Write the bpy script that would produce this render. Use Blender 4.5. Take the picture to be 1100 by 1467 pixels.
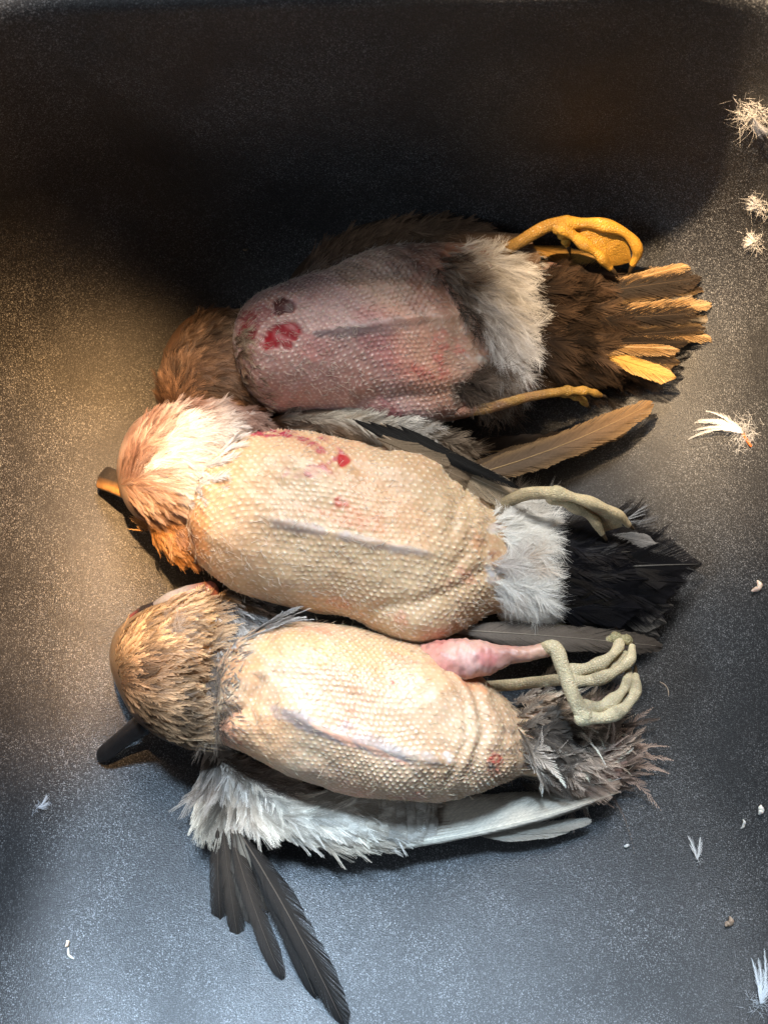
import bpy, math
import numpy as np
from mathutils import Vector, Matrix
from mathutils.bvhtree import BVHTree

for o in list(bpy.data.objects):
    bpy.data.objects.remove(o, do_unlink=True)
SC = bpy.context.scene
COL = SC.collection
RNG = np.random.default_rng(11)

# ------------------------------------------------------------------ camera
IW, IH = 1100.0, 1467.0
FPX = 1504.0
TILT, ROLL = math.radians(10.0), math.radians(0.0)
CAM = np.array([0.0, -0.10, 0.68])
C_F = np.array([0, math.sin(TILT), -math.cos(TILT)])
C_R0 = np.array([1.0, 0, 0])
C_U0 = np.array([0, math.cos(TILT), math.sin(TILT)])
C_R = C_R0 * math.cos(ROLL) + C_U0 * math.sin(ROLL)
C_U = C_U0 * math.cos(ROLL) - C_R0 * math.sin(ROLL)
cam_d = bpy.data.cameras.new('camera')
cam = bpy.data.objects.new('camera', cam_d)
COL.objects.link(cam)
cam.matrix_world = Matrix(((C_R[0], C_U[0], -C_F[0], CAM[0]),
                           (C_R[1], C_U[1], -C_F[1], CAM[1]),
                           (C_R[2], C_U[2], -C_F[2], CAM[2]),
                           (0, 0, 0, 1)))
cam_d.sensor_fit = 'VERTICAL'
cam_d.sensor_height = 36.0
cam_d.lens = 36.0 * FPX / IH
cam_d.clip_start = 0.01
cam_d.clip_end = 50
cam_d.dof.use_dof = True
cam_d.dof.focus_distance = 0.62
cam_d.dof.aperture_fstop = 9.0
SC.camera = cam

# ------------------------------------------------------------------ light
w = bpy.data.worlds.new('World')
SC.world = w
w.use_nodes = True
w.node_tree.nodes['Background'].inputs[0].default_value = (0.55, 0.62, 0.75, 1)
w.node_tree.nodes['Background'].inputs[1].default_value = 0.07


def lamp(name, kind, loc, target, energy, color, **kw):
    d = bpy.data.lights.new(name, kind)
    d.energy = energy
    d.color = color
    for k, v in kw.items():
        setattr(d, k, v)
    o = bpy.data.objects.new(name, d)
    COL.objects.link(o)
    o.location = loc
    o.rotation_euler = (Vector(target) - Vector(loc)).to_track_quat('-Z', 'Y').to_euler()
    return o


# daylight from the window behind the sink; the rest are added fills and spots
lamp('window_light', 'AREA', (0.12, 0.98, 1.18), (0, -0.10, 0.0), 25, (1.0, 0.98, 0.95),
     shape='RECTANGLE', size=0.50, size_y=0.32)
lamp('right_wall_fill', 'AREA', (-0.95, -0.20, 0.85), (0.20, -0.08, 0.0), 5, (0.72, 0.86, 1.0),  # fill added at the left to lighten the right wall
     shape='RECTANGLE', size=0.6, size_y=0.5)
lamp('near_floor_spot', 'SPOT', (-0.15, 0.75, 1.65), (-0.08, -0.425, 0.06), 1150, (0.56, 0.77, 1.0),  # narrow spot added to make the blue sheen on the near floor
     spot_size=math.radians(16.5), spot_blend=1.0, shadow_soft_size=0.20)
lamp('warm_spot_left', 'SPOT', (0.10, 0.42, 1.6), (-0.262, 0.01, 0.0), 520, (1.0, 0.57, 0.24),  # added narrow spot standing in for the sun patch left of the heads
     spot_size=math.radians(13), spot_blend=1.0, shadow_soft_size=0.025)
lamp('warm_spot_right', 'SPOT', (-0.42, 0.50, 1.45), (0.260, 0.185, 0.09), 480, (1.0, 0.71, 0.42),  # second added spot, for the warm patch on tail and right wall
     spot_size=math.radians(16), spot_blend=1.0, shadow_soft_size=0.025)

SC.view_settings.view_transform = 'Standard'
SC.view_settings.look = 'None'
SC.view_settings.gamma = 1
SC.view_settings.exposure = 0.18
SC.view_settings.use_curve_mapping = False
SC.cycles.use_denoising = True
SC.cycles.max_bounces = 6
SC.cycles.diffuse_bounces = 3
SC.cycles.glossy_bounces = 3
SC.cycles.transmission_bounces = 4

# ------------------------------------------------------------------ helpers


def P(px, py, z):
    """point of the place seen at photograph pixel (px, py) at height z"""
    px = np.asarray(px, float); py = np.asarray(py, float); z = np.asarray(z, float)
    d = (C_F + ((px - IW / 2) / FPX)[..., None] * C_R - ((py - IH / 2) / FPX)[..., None] * C_U)
    t = (z - CAM[2]) / d[..., 2]
    return CAM + d * t[..., None]


def PX(p):
    v = np.asarray(p) - CAM
    dep = v @ C_F
    return IW / 2 + FPX * (v @ C_R) / dep, IH / 2 - FPX * (v @ C_U) / dep


MMPX = 0.66 / 1504.0          # metres per photograph pixel near the birds


def norm(a):
    return a / (np.linalg.norm(a, axis=-1, keepdims=True) + 1e-12)


def srgb(r, g, b):
    c = np.array([r, g, b]) / 255.0
    return np.where(c <= 0.04045, c / 12.92, ((c + 0.055) / 1.055) ** 2.4)


def hermite(ts, ys, t):
    ts = np.asarray(ts, float); ys = np.asarray(ys, float)
    m = np.gradient(ys, ts, axis=0)
    i = np.clip(np.searchsorted(ts, t, side='right') - 1, 0, len(ts) - 2)
    h = ts[i + 1] - ts[i]
    u = (t - ts[i]) / h
    if ys.ndim > 1:
        u = u[:, None]; h = h[:, None]
    return ((2 * u**3 - 3 * u**2 + 1) * ys[i] + (u**3 - 2 * u**2 + u) * h * m[i]
            + (-2 * u**3 + 3 * u**2) * ys[i + 1] + (u**3 - u**2) * h * m[i + 1])


_nr = np.random.default_rng(5)
_ND = norm(_nr.normal(size=(24, 3)))
_NP = _nr.uniform(0, 6.28, size=24)
_NF = _nr.uniform(0.6, 1.9, size=24)


def noise(p, scale, seed=0):
    """smooth value noise, about -1..1"""
    q = np.asarray(p) * scale + seed * 7.31
    s = np.zeros(q.shape[:-1])
    for k in range(24):
        s += np.sin(q @ _ND[k] * _NF[k] * 2.2 + _NP[k] + seed * (k + 1))
    return s / 4.2


class MB:
    def __init__(self):
        self.v, self.c, self.q, self.t, self.n = [], [], [], [], 0

    def add(self, v, c, q=None, t=None):
        v = np.asarray(v, float).reshape(-1, 3)
        c = np.broadcast_to(np.asarray(c, float), v.shape)
        self.v.append(v); self.c.append(c)
        if q is not None and len(q):
            self.q.append(np.asarray(q, np.int64).reshape(-1, 4) + self.n)
        if t is not None and len(t):
            self.t.append(np.asarray(t, np.int64).reshape(-1, 3) + self.n)
        self.n += len(v)

    def arrays(self):
        V = np.concatenate(self.v)
        Q = np.concatenate(self.q) if self.q else np.zeros((0, 4), np.int64)
        T = np.concatenate(self.t) if self.t else np.zeros((0, 3), np.int64)
        return V, Q, T

    def bvh(self):
        V, Q, T = self.arrays()
        return BVHTree.FromPolygons(V.tolist(), Q.tolist() + T.tolist())

    def build(self, name, mat, parent=None, smooth=True, kind=None, origin=None):
        V, Q, T = self.arrays()
        C = np.concatenate(self.c)
        org = np.zeros(3) if origin is None else np.asarray(origin, float)
        me = bpy.data.meshes.new(name)
        nq, nt = len(Q), len(T)
        me.vertices.add(len(V))
        me.vertices.foreach_set('co', (V - org).astype(np.float32).ravel())
        me.loops.add(nq * 4 + nt * 3)
        me.loops.foreach_set('vertex_index', np.concatenate([Q.ravel(), T.ravel()]).astype(np.int32))
        me.polygons.add(nq + nt)
        st = np.concatenate([np.arange(nq) * 4, nq * 4 + np.arange(nt) * 3])
        me.polygons.foreach_set('loop_start', st.astype(np.int32))
        me.update(calc_edges=True)
        me.polygons.foreach_set('use_smooth', np.full(nq + nt, smooth))
        at = me.color_attributes.new('Col', 'FLOAT_COLOR', 'POINT')
        rgba = np.ones((len(V), 4), np.float32); rgba[:, :3] = np.clip(C, 0, 1)
        at.data.foreach_set('color', rgba.ravel())
        me.validate()
        me.materials.append(mat)
        o = bpy.data.objects.new(name, me)
        COL.objects.link(o)
        if parent is not None:
            o.parent = parent
            o.location = org - np.array(parent_world(parent))
        else:
            o.location = org
        if kind:
            o['kind'] = kind
        return o


def parent_world(p):
    v = Vector((0, 0, 0))
    while p is not None:
        v += p.location
        p = p.parent
    return v


def grid_quads(nu, nv, wrap_v=False):
    u = np.arange(nu - 1)[:, None]
    v = np.arange(nv if wrap_v else nv - 1)[None, :]
    v2 = (v + 1) % nv
    a = u * nv + v; b = u * nv + v2; c = (u + 1) * nv + v2; d = (u + 1) * nv + v
    return np.stack([a, b, c, d], -1).reshape(-1, 4)


def tag(o, label, cat, group=None):
    o['label'] = label; o['category'] = cat
    if group:
        o['group'] = group
    return o


def empty(name, loc):
    o = bpy.data.objects.new(name, None)
    COL.objects.link(o)
    o.location = loc
    o.empty_display_size = 0.02
    return o


# ------------------------------------------------------------------ materials


def nodes(name):
    m = bpy.data.materials.new(name)
    m.use_nodes = True
    nt = m.node_tree
    b = nt.nodes['Principled BSDF']
    return m, nt, b, nt.nodes.new, nt.links.new


def attr_mat(name, rough, spec=0.4, sss=0.0, transl=0.0, var=0.12, var_scale=900, bump=0.0, bump_scale=1500,
             bump_kind='noise', coat=0.0, rough_var=0.0):
    m, nt, b, N, L = nodes(name)
    a = N('ShaderNodeAttribute'); a.attribute_name = 'Col'
    tc = N('ShaderNodeTexCoord')
    nz = N('ShaderNodeTexNoise'); nz.inputs['Scale'].default_value = var_scale; nz.inputs['Detail'].default_value = 4
    L(tc.outputs['Object'], nz.inputs['Vector'])
    mr = N('ShaderNodeMapRange')
    mr.inputs['From Min'].default_value = 0.25; mr.inputs['From Max'].default_value = 0.75
    mr.inputs['To Min'].default_value = 1 - var; mr.inputs['To Max'].default_value = 1 + var
    L(nz.outputs['Fac'], mr.inputs['Value'])
    mx = N('ShaderNodeVectorMath'); mx.operation = 'SCALE'
    L(a.outputs['Color'], mx.inputs[0]); L(mr.outputs[0], mx.inputs['Scale'])
    L(mx.outputs[0], b.inputs['Base Color'])
    b.inputs['Roughness'].default_value = rough
    b.inputs['Specular IOR Level'].default_value = spec
    if rough_var:
        nr = N('ShaderNodeTexNoise'); nr.inputs['Scale'].default_value = 90; nr.inputs['Detail'].default_value = 5
        L(tc.outputs['Object'], nr.inputs['Vector'])
        mr2 = N('ShaderNodeMapRange')
        mr2.inputs['From Min'].default_value = 0.3; mr2.inputs['From Max'].default_value = 0.7
        mr2.inputs['To Min'].default_value = rough - rough_var; mr2.inputs['To Max'].default_value = rough + rough_var
        L(nr.outputs['Fac'], mr2.inputs['Value']); L(mr2.outputs[0], b.inputs['Roughness'])
    if sss:
        b.inputs['Subsurface Weight'].default_value = sss
        b.inputs['Subsurface Radius'].default_value = (1.0, 0.4, 0.2)
        b.inputs['Subsurface Scale'].default_value = 0.0035
    if coat:
        b.inputs['Coat Weight'].default_value = coat
        b.inputs['Coat Roughness'].default_value = 0.25
    if bump:
        if bump_kind == 'noise':
            t = N('ShaderNodeTexNoise'); t.inputs['Detail'].default_value = 3; out = t.outputs['Fac']
        else:
            t = N('ShaderNodeTexVoronoi'); t.feature = 'DISTANCE_TO_EDGE'; out = t.outputs['Distance']
        t.inputs['Scale'].default_value = bump_scale
        L(tc.outputs['Object'], t.inputs['Vector'])
        bp = N('ShaderNodeBump'); bp.inputs['Strength'].default_value = bump; bp.inputs['Distance'].default_value = 0.0006
        if bump_kind != 'noise':
            mr3 = N('ShaderNodeMapRange'); mr3.inputs['From Max'].default_value = 0.25
            L(out, mr3.inputs['Value']); out = mr3.outputs[0]
        L(out, bp.inputs['Height']); L(bp.outputs[0], b.inputs['Normal'])
        if bump_kind != 'noise':
            sm = N('ShaderNodeMapRange'); sm.inputs['To Min'].default_value = 0.82; sm.inputs['To Max'].default_value = 1.0
            L(out, sm.inputs['Value'])
            m2 = N('ShaderNodeVectorMath'); m2.operation = 'SCALE'
            L(mx.outputs[0], m2.inputs[0]); L(sm.outputs[0], m2.inputs['Scale']); L(m2.outputs[0], b.inputs['Base Color'])
    if transl:
        tr = N('ShaderNodeBsdfTranslucent'); L(mx.outputs[0], tr.inputs['Color'])
        ms = N('ShaderNodeMixShader'); ms.inputs[0].default_value = transl
        L(b.outputs[0], ms.inputs[1]); L(tr.outputs[0], ms.inputs[2])
        L(ms.outputs[0], nt.nodes['Material Output'].inputs['Surface'])
    return m


M_SKIN = attr_mat('plucked_skin', 0.36, 0.5, sss=0.30, var=0.10, var_scale=420, bump=0.35, bump_scale=1900, rough_var=0.10)
M_FEATHER = attr_mat('feather', 0.55, 0.30, transl=0.22, var=0.14, var_scale=700)
M_DOWN = attr_mat('down', 0.75, 0.15, transl=0.30, var=0.10, var_scale=700)
M_GLOSSF = attr_mat('glossy_feather', 0.34, 0.35, transl=0.10, var=0.15, var_scale=700)
M_FOOT = attr_mat('scaled_foot_skin', 0.42, 0.5, sss=0.12, var=0.15, var_scale=300, bump=0.6, bump_scale=700, bump_kind='voronoi')
M_BILL = attr_mat('horny_bill', 0.18, 0.5, var=0.25, var_scale=220, bump=0.25, bump_scale=700, rough_var=0.08)
M_WET = attr_mat('raw_flesh', 0.2, 0.6, sss=0.2, var=0.2, var_scale=600, bump=0.4, bump_scale=900)


def sink_material():
    m, nt, b, N, L = nodes('black_granite_composite')
    tc = N('ShaderNodeTexCoord')
    # pale mineral flecks of two sizes
    facs = []
    for sc, lo, hi in ((1050, 0.60, 1.0), (1900, 0.45, 1.0)):
        v = N('ShaderNodeTexVoronoi'); v.inputs['Scale'].default_value = sc
        L(tc.outputs['Object'], v.inputs['Vector'])
        sep = N('ShaderNodeSeparateColor'); L(v.outputs['Color'], sep.inputs[0])
        a = N('ShaderNodeMapRange'); a.inputs['From Min'].default_value = lo; a.inputs['From Max'].default_value = hi
        L(sep.outputs[0], a.inputs['Value'])
        d = N('ShaderNodeMapRange'); d.inputs['From Min'].default_value = 0.55; d.inputs['From Max'].default_value = 0.15
        L(v.outputs['Distance'], d.inputs['Value'])
        mu = N('ShaderNodeMath'); mu.operation = 'MULTIPLY'
        L(a.outputs[0], mu.inputs[0]); L(d.outputs[0], mu.inputs[1])
        facs.append(mu)
    ad = N('ShaderNodeMath'); ad.operation = 'MAXIMUM'
    L(facs[0].outputs[0], ad.inputs[0]); L(facs[1].outputs[0], ad.inputs[1])
    n1 = N('ShaderNodeTexNoise'); n1.inputs['Scale'].default_value = 16; n1.inputs['Detail'].default_value = 6; n1.inputs['Distortion'].default_value = 0.8
    L(tc.outputs['Object'], n1.inputs['Vector'])
    r1 = N('ShaderNodeMapRange'); r1.inputs['From Min'].default_value = 0.36; r1.inputs['From Max'].default_value = 0.62
    r1.inputs['To Min'].default_value = 0.3; r1.inputs['To Max'].default_value = 1.0
    L(n1.outputs['Fac'], r1.inputs['Value'])
    fm = N('ShaderNodeMath'); fm.operation = 'MULTIPLY'; L(ad.outputs[0], fm.inputs[0]); L(r1.outputs[0], fm.inputs[1])
    mix = N('ShaderNodeMix'); mix.data_type = 'RGBA'
    mix.inputs[6].default_value = (0.014, 0.014, 0.015, 1); mix.inputs[7].default_value = (0.30, 0.305, 0.315, 1)
    L(fm.outputs[0], mix.inputs[0]); L(mix.outputs[2], b.inputs['Base Color'])
    # water film and wiped patches change the gloss
    n2 = N('ShaderNodeTexNoise'); n2.inputs['Scale'].default_value = 9; n2.inputs['Detail'].default_value = 7; n2.inputs['Distortion'].default_value = 0.6
    L(tc.outputs['Object'], n2.inputs['Vector'])
    r2 = N('ShaderNodeMapRange'); r2.inputs['From Min'].default_value = 0.35; r2.inputs['From Max'].default_value = 0.65
    r2.inputs['To Min'].default_value = 0.34; r2.inputs['To Max'].default_value = 0.56
    L(n2.outputs['Fac'], r2.inputs['Value']); L(r2.outputs[0], b.inputs['Roughness'])
    b.inputs['Specular IOR Level'].default_value = 0.5
    nb = N('ShaderNodeTexNoise'); nb.inputs['Scale'].default_value = 1300; nb.inputs['Detail'].default_value = 3
    L(tc.outputs['Object'], nb.inputs['Vector'])
    bp = N('ShaderNodeBump'); bp.inputs['Strength'].default_value = 0.6; bp.inputs['Distance'].default_value = 0.0008
    L(nb.outputs['Fac'], bp.inputs['Height']); L(bp.outputs[0], b.inputs['Normal'])
    return m


M_SINK = sink_material()

# ------------------------------------------------------------------ the sink
SX, SY0, SY1, SH = 0.260, -0.355, 0.230, 0.2285
RC, RF = 0.115, 0.105
RFN, RFF, RFS = 0.205, 0.075, 0.100      # sweep of the near, far and side walls into the floor


def rrect(hx, y0, y1, r, n=14, ne=16):
    r = max(r, 0.004)
    pts = []
    for cx, cy, a0 in ((hx - r, y1 - r, 0), (-hx + r, y1 - r, 90), (-hx + r, y0 + r, 180), (hx - r, y0 + r, 270)):
        for k in range(n + 1):
            a = math.radians(a0 + 90 * k / n)
            pts.append((cx + r * math.cos(a), cy + r * math.sin(a)))
    out = []
    for i, p in enumerate(pts):            # subdivide the straight edges
        q = pts[(i + 1) % len(pts)]
        out.append(p)
        if (i + 1) % (n + 1) == 0:
            for k in range(1, ne):
                t = k / ne
                out.append((p[0] + (q[0] - p[0]) * t, p[1] + (q[1] - p[1]) * t))
    return np.array(out)


def build_sink():
    rings = [(-0.075, SH - 0.004), (-0.075, SH), (-0.04, SH), (-0.010, SH)]
    for k in range(1, 7):
        a = math.radians(90 * k / 6)
        rings.append((-0.010 + 0.010 * math.sin(a), SH - 0.010 * (1 - math.cos(a))))
    rings = [(a, a, a, z) for a, z in rings]
    draft = 0.006
    for k in range(1, 9):
        t = k / 9
        rings.append((draft * t,) * 3 + (SH - 0.010 - (SH - 0.010 - RF) * t,))
    for k in range(0, 25):
        a = math.radians(90 * k / 24)
        c = 1 - math.cos(a)
        rings.append((draft + RFS * c, draft + RFN * c, draft + RFF * c, RF - RF * math.sin(a)))
    for ins in (0.03, 0.06, 0.09, 0.12):
        rings.append((draft + RFS + ins, draft + RFN + ins, draft + RFF + ins, 0.0))
    V = []
    for ix, i0, i1, z in rings:
        rr = RC - ix * 0.6 if ix < 0.11 else max(0.01, 0.045 - 0.3 * (ix - 0.11))
        xy = rrect(SX - ix, SY0 + i0, SY1 - i1, rr)
        a = math.radians(1.6)          # the basin stands a little askew
        xy = xy @ np.array([[math.cos(a), math.sin(a)], [-math.sin(a), math.cos(a)]])
        V.append(np.c_[xy, np.full(len(xy), z)])
    n = len(V[0])
    mb = MB()
    V = np.concatenate(V)
    mb.add(V, (0.02, 0.02, 0.02), grid_quads(len(rings), n, True))
    mb.add([(V[-n:, 0].mean(), V[-n:, 1].mean(), 0)], (0.02,) * 3)
    last = (len(rings) - 1) * n
    mb.t.append(np.array([(last + i, last + (i + 1) % n, mb.n - 1) for i in range(n)]))
    o = mb.build('sink_basin', M_SINK)
    o['kind'] = 'structure'
    o['label'] = 'black speckled granite composite sink basin'
    return o


build_sink()

# ------------------------------------------------------------------ feather geometry


def barb_feathers(mb, base, dirv, nrm, L, W, lift=0.1, droop=0.05, bend=0.0, c0=(.5,) * 3, c1=None, cedge=None, cshaft=None,
                  nb=14, a0=32, a1=13, rag=0.2, shape='ovate', thick=0.75, camber=0.10, shaft=0.018, cvar=0.10,
                  clump=4, jit=0.12, tipc=0.5, tw=0.3, tilt=0.30, cap=0.0, rng=RNG):
    """feathers made of single barbs on a shaft; every argument may be given per feather"""
    base = np.atleast_2d(base).astype(float); n = len(base)
    dirv = norm(np.broadcast_to(np.asarray(dirv, float), (n, 3)))
    nrm = np.broadcast_to(np.asarray(nrm, float), (n, 3))
    nrm = norm(nrm - (nrm * dirv).sum(-1, keepdims=True) * dirv)
    side = np.cross(nrm, dirv)

    def per(x):
        return np.broadcast_to(np.asarray(x, float), (n,))
    L, W, lift, droop, bend = per(L), per(W), per(lift), per(droop), per(bend)
    c0 = np.broadcast_to(np.asarray(c0, float), (n, 3))
    c1 = c0 if c1 is None else np.broadcast_to(np.asarray(c1, float), (n, 3))
    cedge = c1 if cedge is None else np.broadcast_to(np.asarray(cedge, float), (n, 3))
    cshaft = c0 * 0.8 if cshaft is None else np.broadcast_to(np.asarray(cshaft, float), (n, 3))
    s = np.linspace(0.02, 0.985, nb)

    def curve(s):
        s = s[None, :, None]
        return (base[:, None] + dirv[:, None] * (L[:, None, None] * s) + side[:, None] * (L * bend)[:, None, None] * s**2
                + nrm[:, None] * L[:, None, None] * (lift[:, None, None] * s - droop[:, None, None] * s**2))

    def tang(s):
        s = s[None, :, None]
        return norm(dirv[:, None] + side[:, None] * (2 * bend)[:, None, None] * s
                    + nrm[:, None] * (lift[:, None, None] - 2 * droop[:, None, None] * s))
    p = curve(s); t = tang(s)                      # n, nb, 3
    nn = norm(nrm[:, None] - (nrm[:, None] * t).sum(-1, keepdims=True) * t)
    sd = np.cross(nn, t)
    if shape == 'ovate':
        prof = np.minimum(1, (s / 0.35)) ** 0.6 * np.sqrt(np.clip(1 - (np.clip(s - 0.35, 0, 1) / 0.66) ** 2.2, 0.02, 1))
    elif shape == 'blade':
        prof = np.minimum(1, (s / 0.18)) ** 0.7 * np.clip(1 - np.clip((s - 0.55) / 0.46, 0, 1) ** 1.8, 0.03, 1)
    elif shape == 'round':
        prof = np.minimum(1, (s / 0.15)) ** 0.6 * np.sqrt(np.clip(1 - (np.clip(s - 0.6, 0, 1) / 0.405) ** 2.6, 0.02, 1))
    else:                                          # 'spike'
        prof = np.minimum(1, (s / 0.2)) ** 0.5 * np.clip(1.02 - s, 0.05, 1) ** 0.8
    al = np.radians(a0 + (a1 - a0) * s)
    grp = np.arange(nb) // clump
    saw = ((np.arange(nb) % clump) / max(1, clump - 1) - 0.5)
    for sg in (1, -1):
        g_r = rng.normal(size=(n, grp.max() + 1))[:, grp]
        a = al[None] + jit * rng.normal(size=(n, nb)) * 0.5 + jit * 0.6 * g_r - jit * 1.2 * saw[None] * (clump > 1)
        bl = (0.5 * W[:, None] * prof[None] / np.sin(np.maximum(al, 0.2))[None]
              * (1 + rag * (0.5 * rng.uniform(-1, 1, (n, nb)) + 0.6 * g_r.clip(-1.5, 1.0))))
        if cap:
            bl = np.minimum(bl, (1.02 - s)[None] * L[:, None] * cap * (1 + 0.25 * rag * g_r) + 0.008 * L[:, None])
        bl = np.maximum(bl, 0.04 * W[:, None])
        bd = t * np.cos(a)[..., None] + sd * (sg * np.sin(a))[..., None]
        sp = (L / nb)[:, None] * np.sin(al)[None] * thick
        wd = np.cross(nn, bd) * sg
        wv = (wd + nn * tilt)
        o0 = p
        o1 = p + bd * (bl * 0.55)[..., None] - nn * (camber * W[:, None] * 0.10)[..., None] + t * (bl * 0.03)[..., None]
        o2 = p + bd * bl[..., None] - nn * (camber * W[:, None] * 0.5)[..., None] + t * (bl * 0.14)[..., None]
        h0 = wv * (sp * 0.75)[..., None]; h1 = wv * (sp * 0.62)[..., None]; h2 = wv * (sp * tw)[..., None]
        v = np.stack([o0 - h0, o0 + h0, o1 - h1, o1 + h1, o2 - h2, o2 + h2], 2)      # n, nb, 6, 3
        m = np.clip((s - tipc) / (1.001 - tipc), 0, 1)[None, :, None] if tipc < 1 else np.zeros((1, nb, 1))
        cb = (c0[:, None] * (1 - m) + c1[:, None] * m) * (1 + cvar * rng.normal(size=(n, nb, 1)))
        ce = cb * 0.3 + cedge[:, None] * 0.7
        cm = cb * 0.9 + ce * 0.1
        c = np.stack([cb, cb, cm, cm, ce, ce], 2)
        k = np.arange(n * nb)[:, None] * 6
        q = np.concatenate([k + np.array([0, 1, 3, 2]), k + np.array([2, 3, 5, 4])])
        mb.add(v.reshape(-1, 3), c.reshape(-1, 3), q)
    if shaft > 0:
        ns = 7
        ss = np.linspace(0.0, 0.97, ns)
        p = curve(ss); t = tang(ss)
        nn = norm(nrm[:, None] - (nrm[:, None] * t).sum(-1, keepdims=True) * t)
        sd = np.cross(nn, t)
        r = (shaft * W[:, None] * (1.15 - np.clip(ss, 0, 1))[None])[..., None]
        v = np.stack([p - sd * r, p + nn * r * 1.3, p + sd * r, p - nn * r], 2)      # n, ns, 4, 3
        q0 = grid_quads(ns, 4, True)
        q = (np.arange(n)[:, None, None] * ns * 4 + q0[None]).reshape(-1, 4)
        c = np.broadcast_to(cshaft[:, None, None], (n, ns, 4, 3))
        mb.add(v.reshape(-1, 3), c.reshape(-1, 3), q)


def hairs(mb, base, dirv, L, r, c, curl=0.3, seg=4, rng=RNG, up=0.3):
    """fine curved filaments"""
    base = np.atleast_2d(base); n = len(base)
    dirv = norm(np.broadcast_to(np.asarray(dirv, float), (n, 3)))
    L = np.broadcast_to(np.asarray(L, float), (n,))
    c = np.broadcast_to(np.asarray(c, float), (n, 3))
    rnd = norm(rng.normal(size=(n, 3)))
    sd = norm(np.cross(dirv, rnd))
    s = np.linspace(0, 1, seg + 1)[None, :, None]
    Lb = L[:, None, None]
    z = np.array([0, 0, 1.0])
    p = base[:, None] + dirv[:, None] * Lb * s + sd[:, None] * Lb * curl * rng.uniform(-1, 1, (n, 1, 1)) * s**2 \
        + z * Lb * up * (s - 0.9 * s**2)
    rr = np.broadcast_to(np.asarray(r, float), (n,))[:, None, None] * (1.05 - 0.8 * s)
    b2 = norm(np.cross(dirv, sd))
    v = np.stack([p + sd[:, None] * rr, p - sd[:, None] * rr * 0.5 + b2[:, None] * rr * 0.87, p - sd[:, None] * rr * 0.5 - b2[:, None] * rr * 0.87], 2)
    q0 = grid_quads(seg + 1, 3, True)
    q = (np.arange(n)[:, None, None] * (seg + 1) * 3 + q0[None]).reshape(-1, 4)
    mb.add(v.reshape(-1, 3), np.repeat(c, (seg + 1) * 3, 0), q)


def tube(mb, pts, rad, col, nseg=14, sub=8, flat=1.0, caps=True, rough=0.0, cnoise=None, scute=0.0):
    """smooth tapering tube through world points; flat < 1 squashes it in z"""
    pts = np.asarray(pts, float); rad = np.asarray(rad, float)
    d = np.r_[0, np.cumsum(np.linalg.norm(np.diff(pts, axis=0), axis=1))]
    t = np.linspace(0, d[-1], sub * (len(pts) - 1) + 1)
    p = hermite(d, pts, t); r = np.interp(t, d, rad)
    col = np.asarray(col, float)
    if col.ndim == 1:
        c = np.broadcast_to(col, (len(t), 3))
    else:
        c = np.stack([np.interp(t, d, col[:, k]) for k in range(3)], -1)
    c = np.array(c)
    if scute:
        ph = np.mod(t / scute, 1.0)
        r = r * (1 + 0.035 * (ph - 0.5)); c = c * (0.86 + 0.2 * ph)[:, None]
    if caps:   # rounded ends
        tg0 = norm(p[1] - p[0]); tg1 = norm(p[-1] - p[-2])
        k = np.array([0.98, 0.8, 0.45])
        p = np.concatenate([p[0] - np.outer(k * r[0] * 0.9, tg0), p, p[-1] + np.outer(k[::-1] * r[-1] * 0.9, tg1)])
        r = np.concatenate([r[0] * np.array([0.12, 0.6, 0.9]), r, r[-1] * np.array([0.9, 0.6, 0.12])])
        c = np.concatenate([c[:1]] * 3 + [c] + [c[-1:]] * 3)
    tg = norm(np.gradient(p, axis=0))
    up = np.array([0, 0, 1.0])
    sd = norm(np.cross(tg, up) + 1e-6 * np.array([1, 0, 0]))
    nn = np.cross(sd, tg)
    a = np.linspace(0, 2 * math.pi, nseg, endpoint=False)
    v = p[:, None] + sd[:, None] * np.cos(a)[None, :, None] * r[:, None, None] + nn[:, None] * np.sin(a)[None, :, None] * r[:, None, None] * flat
    cc = np.repeat(c, nseg, 0)
    v = v.reshape(-1, 3)
    if rough:
        cen = np.repeat(p, nseg, 0)
        v = cen + (v - cen) * (1 + rough * noise(v, 170, 2) + 0.6 * rough * noise(v, 520, 3))[:, None]
    if cnoise:
        for col2, sc, thr, amt, sd2 in cnoise:
            k = (np.clip((noise(v, sc, sd2) - thr) * 1.8, 0, 1) * amt)[:, None]
            cc = cc * (1 - k) + srgb(*col2) * k
    mb.add(v, cc, grid_quads(len(p), nseg, True))


def pxpts(lst):
    a = np.array(lst, float)
    return P(a[:, 0], a[:, 1], a[:, 2])


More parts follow.
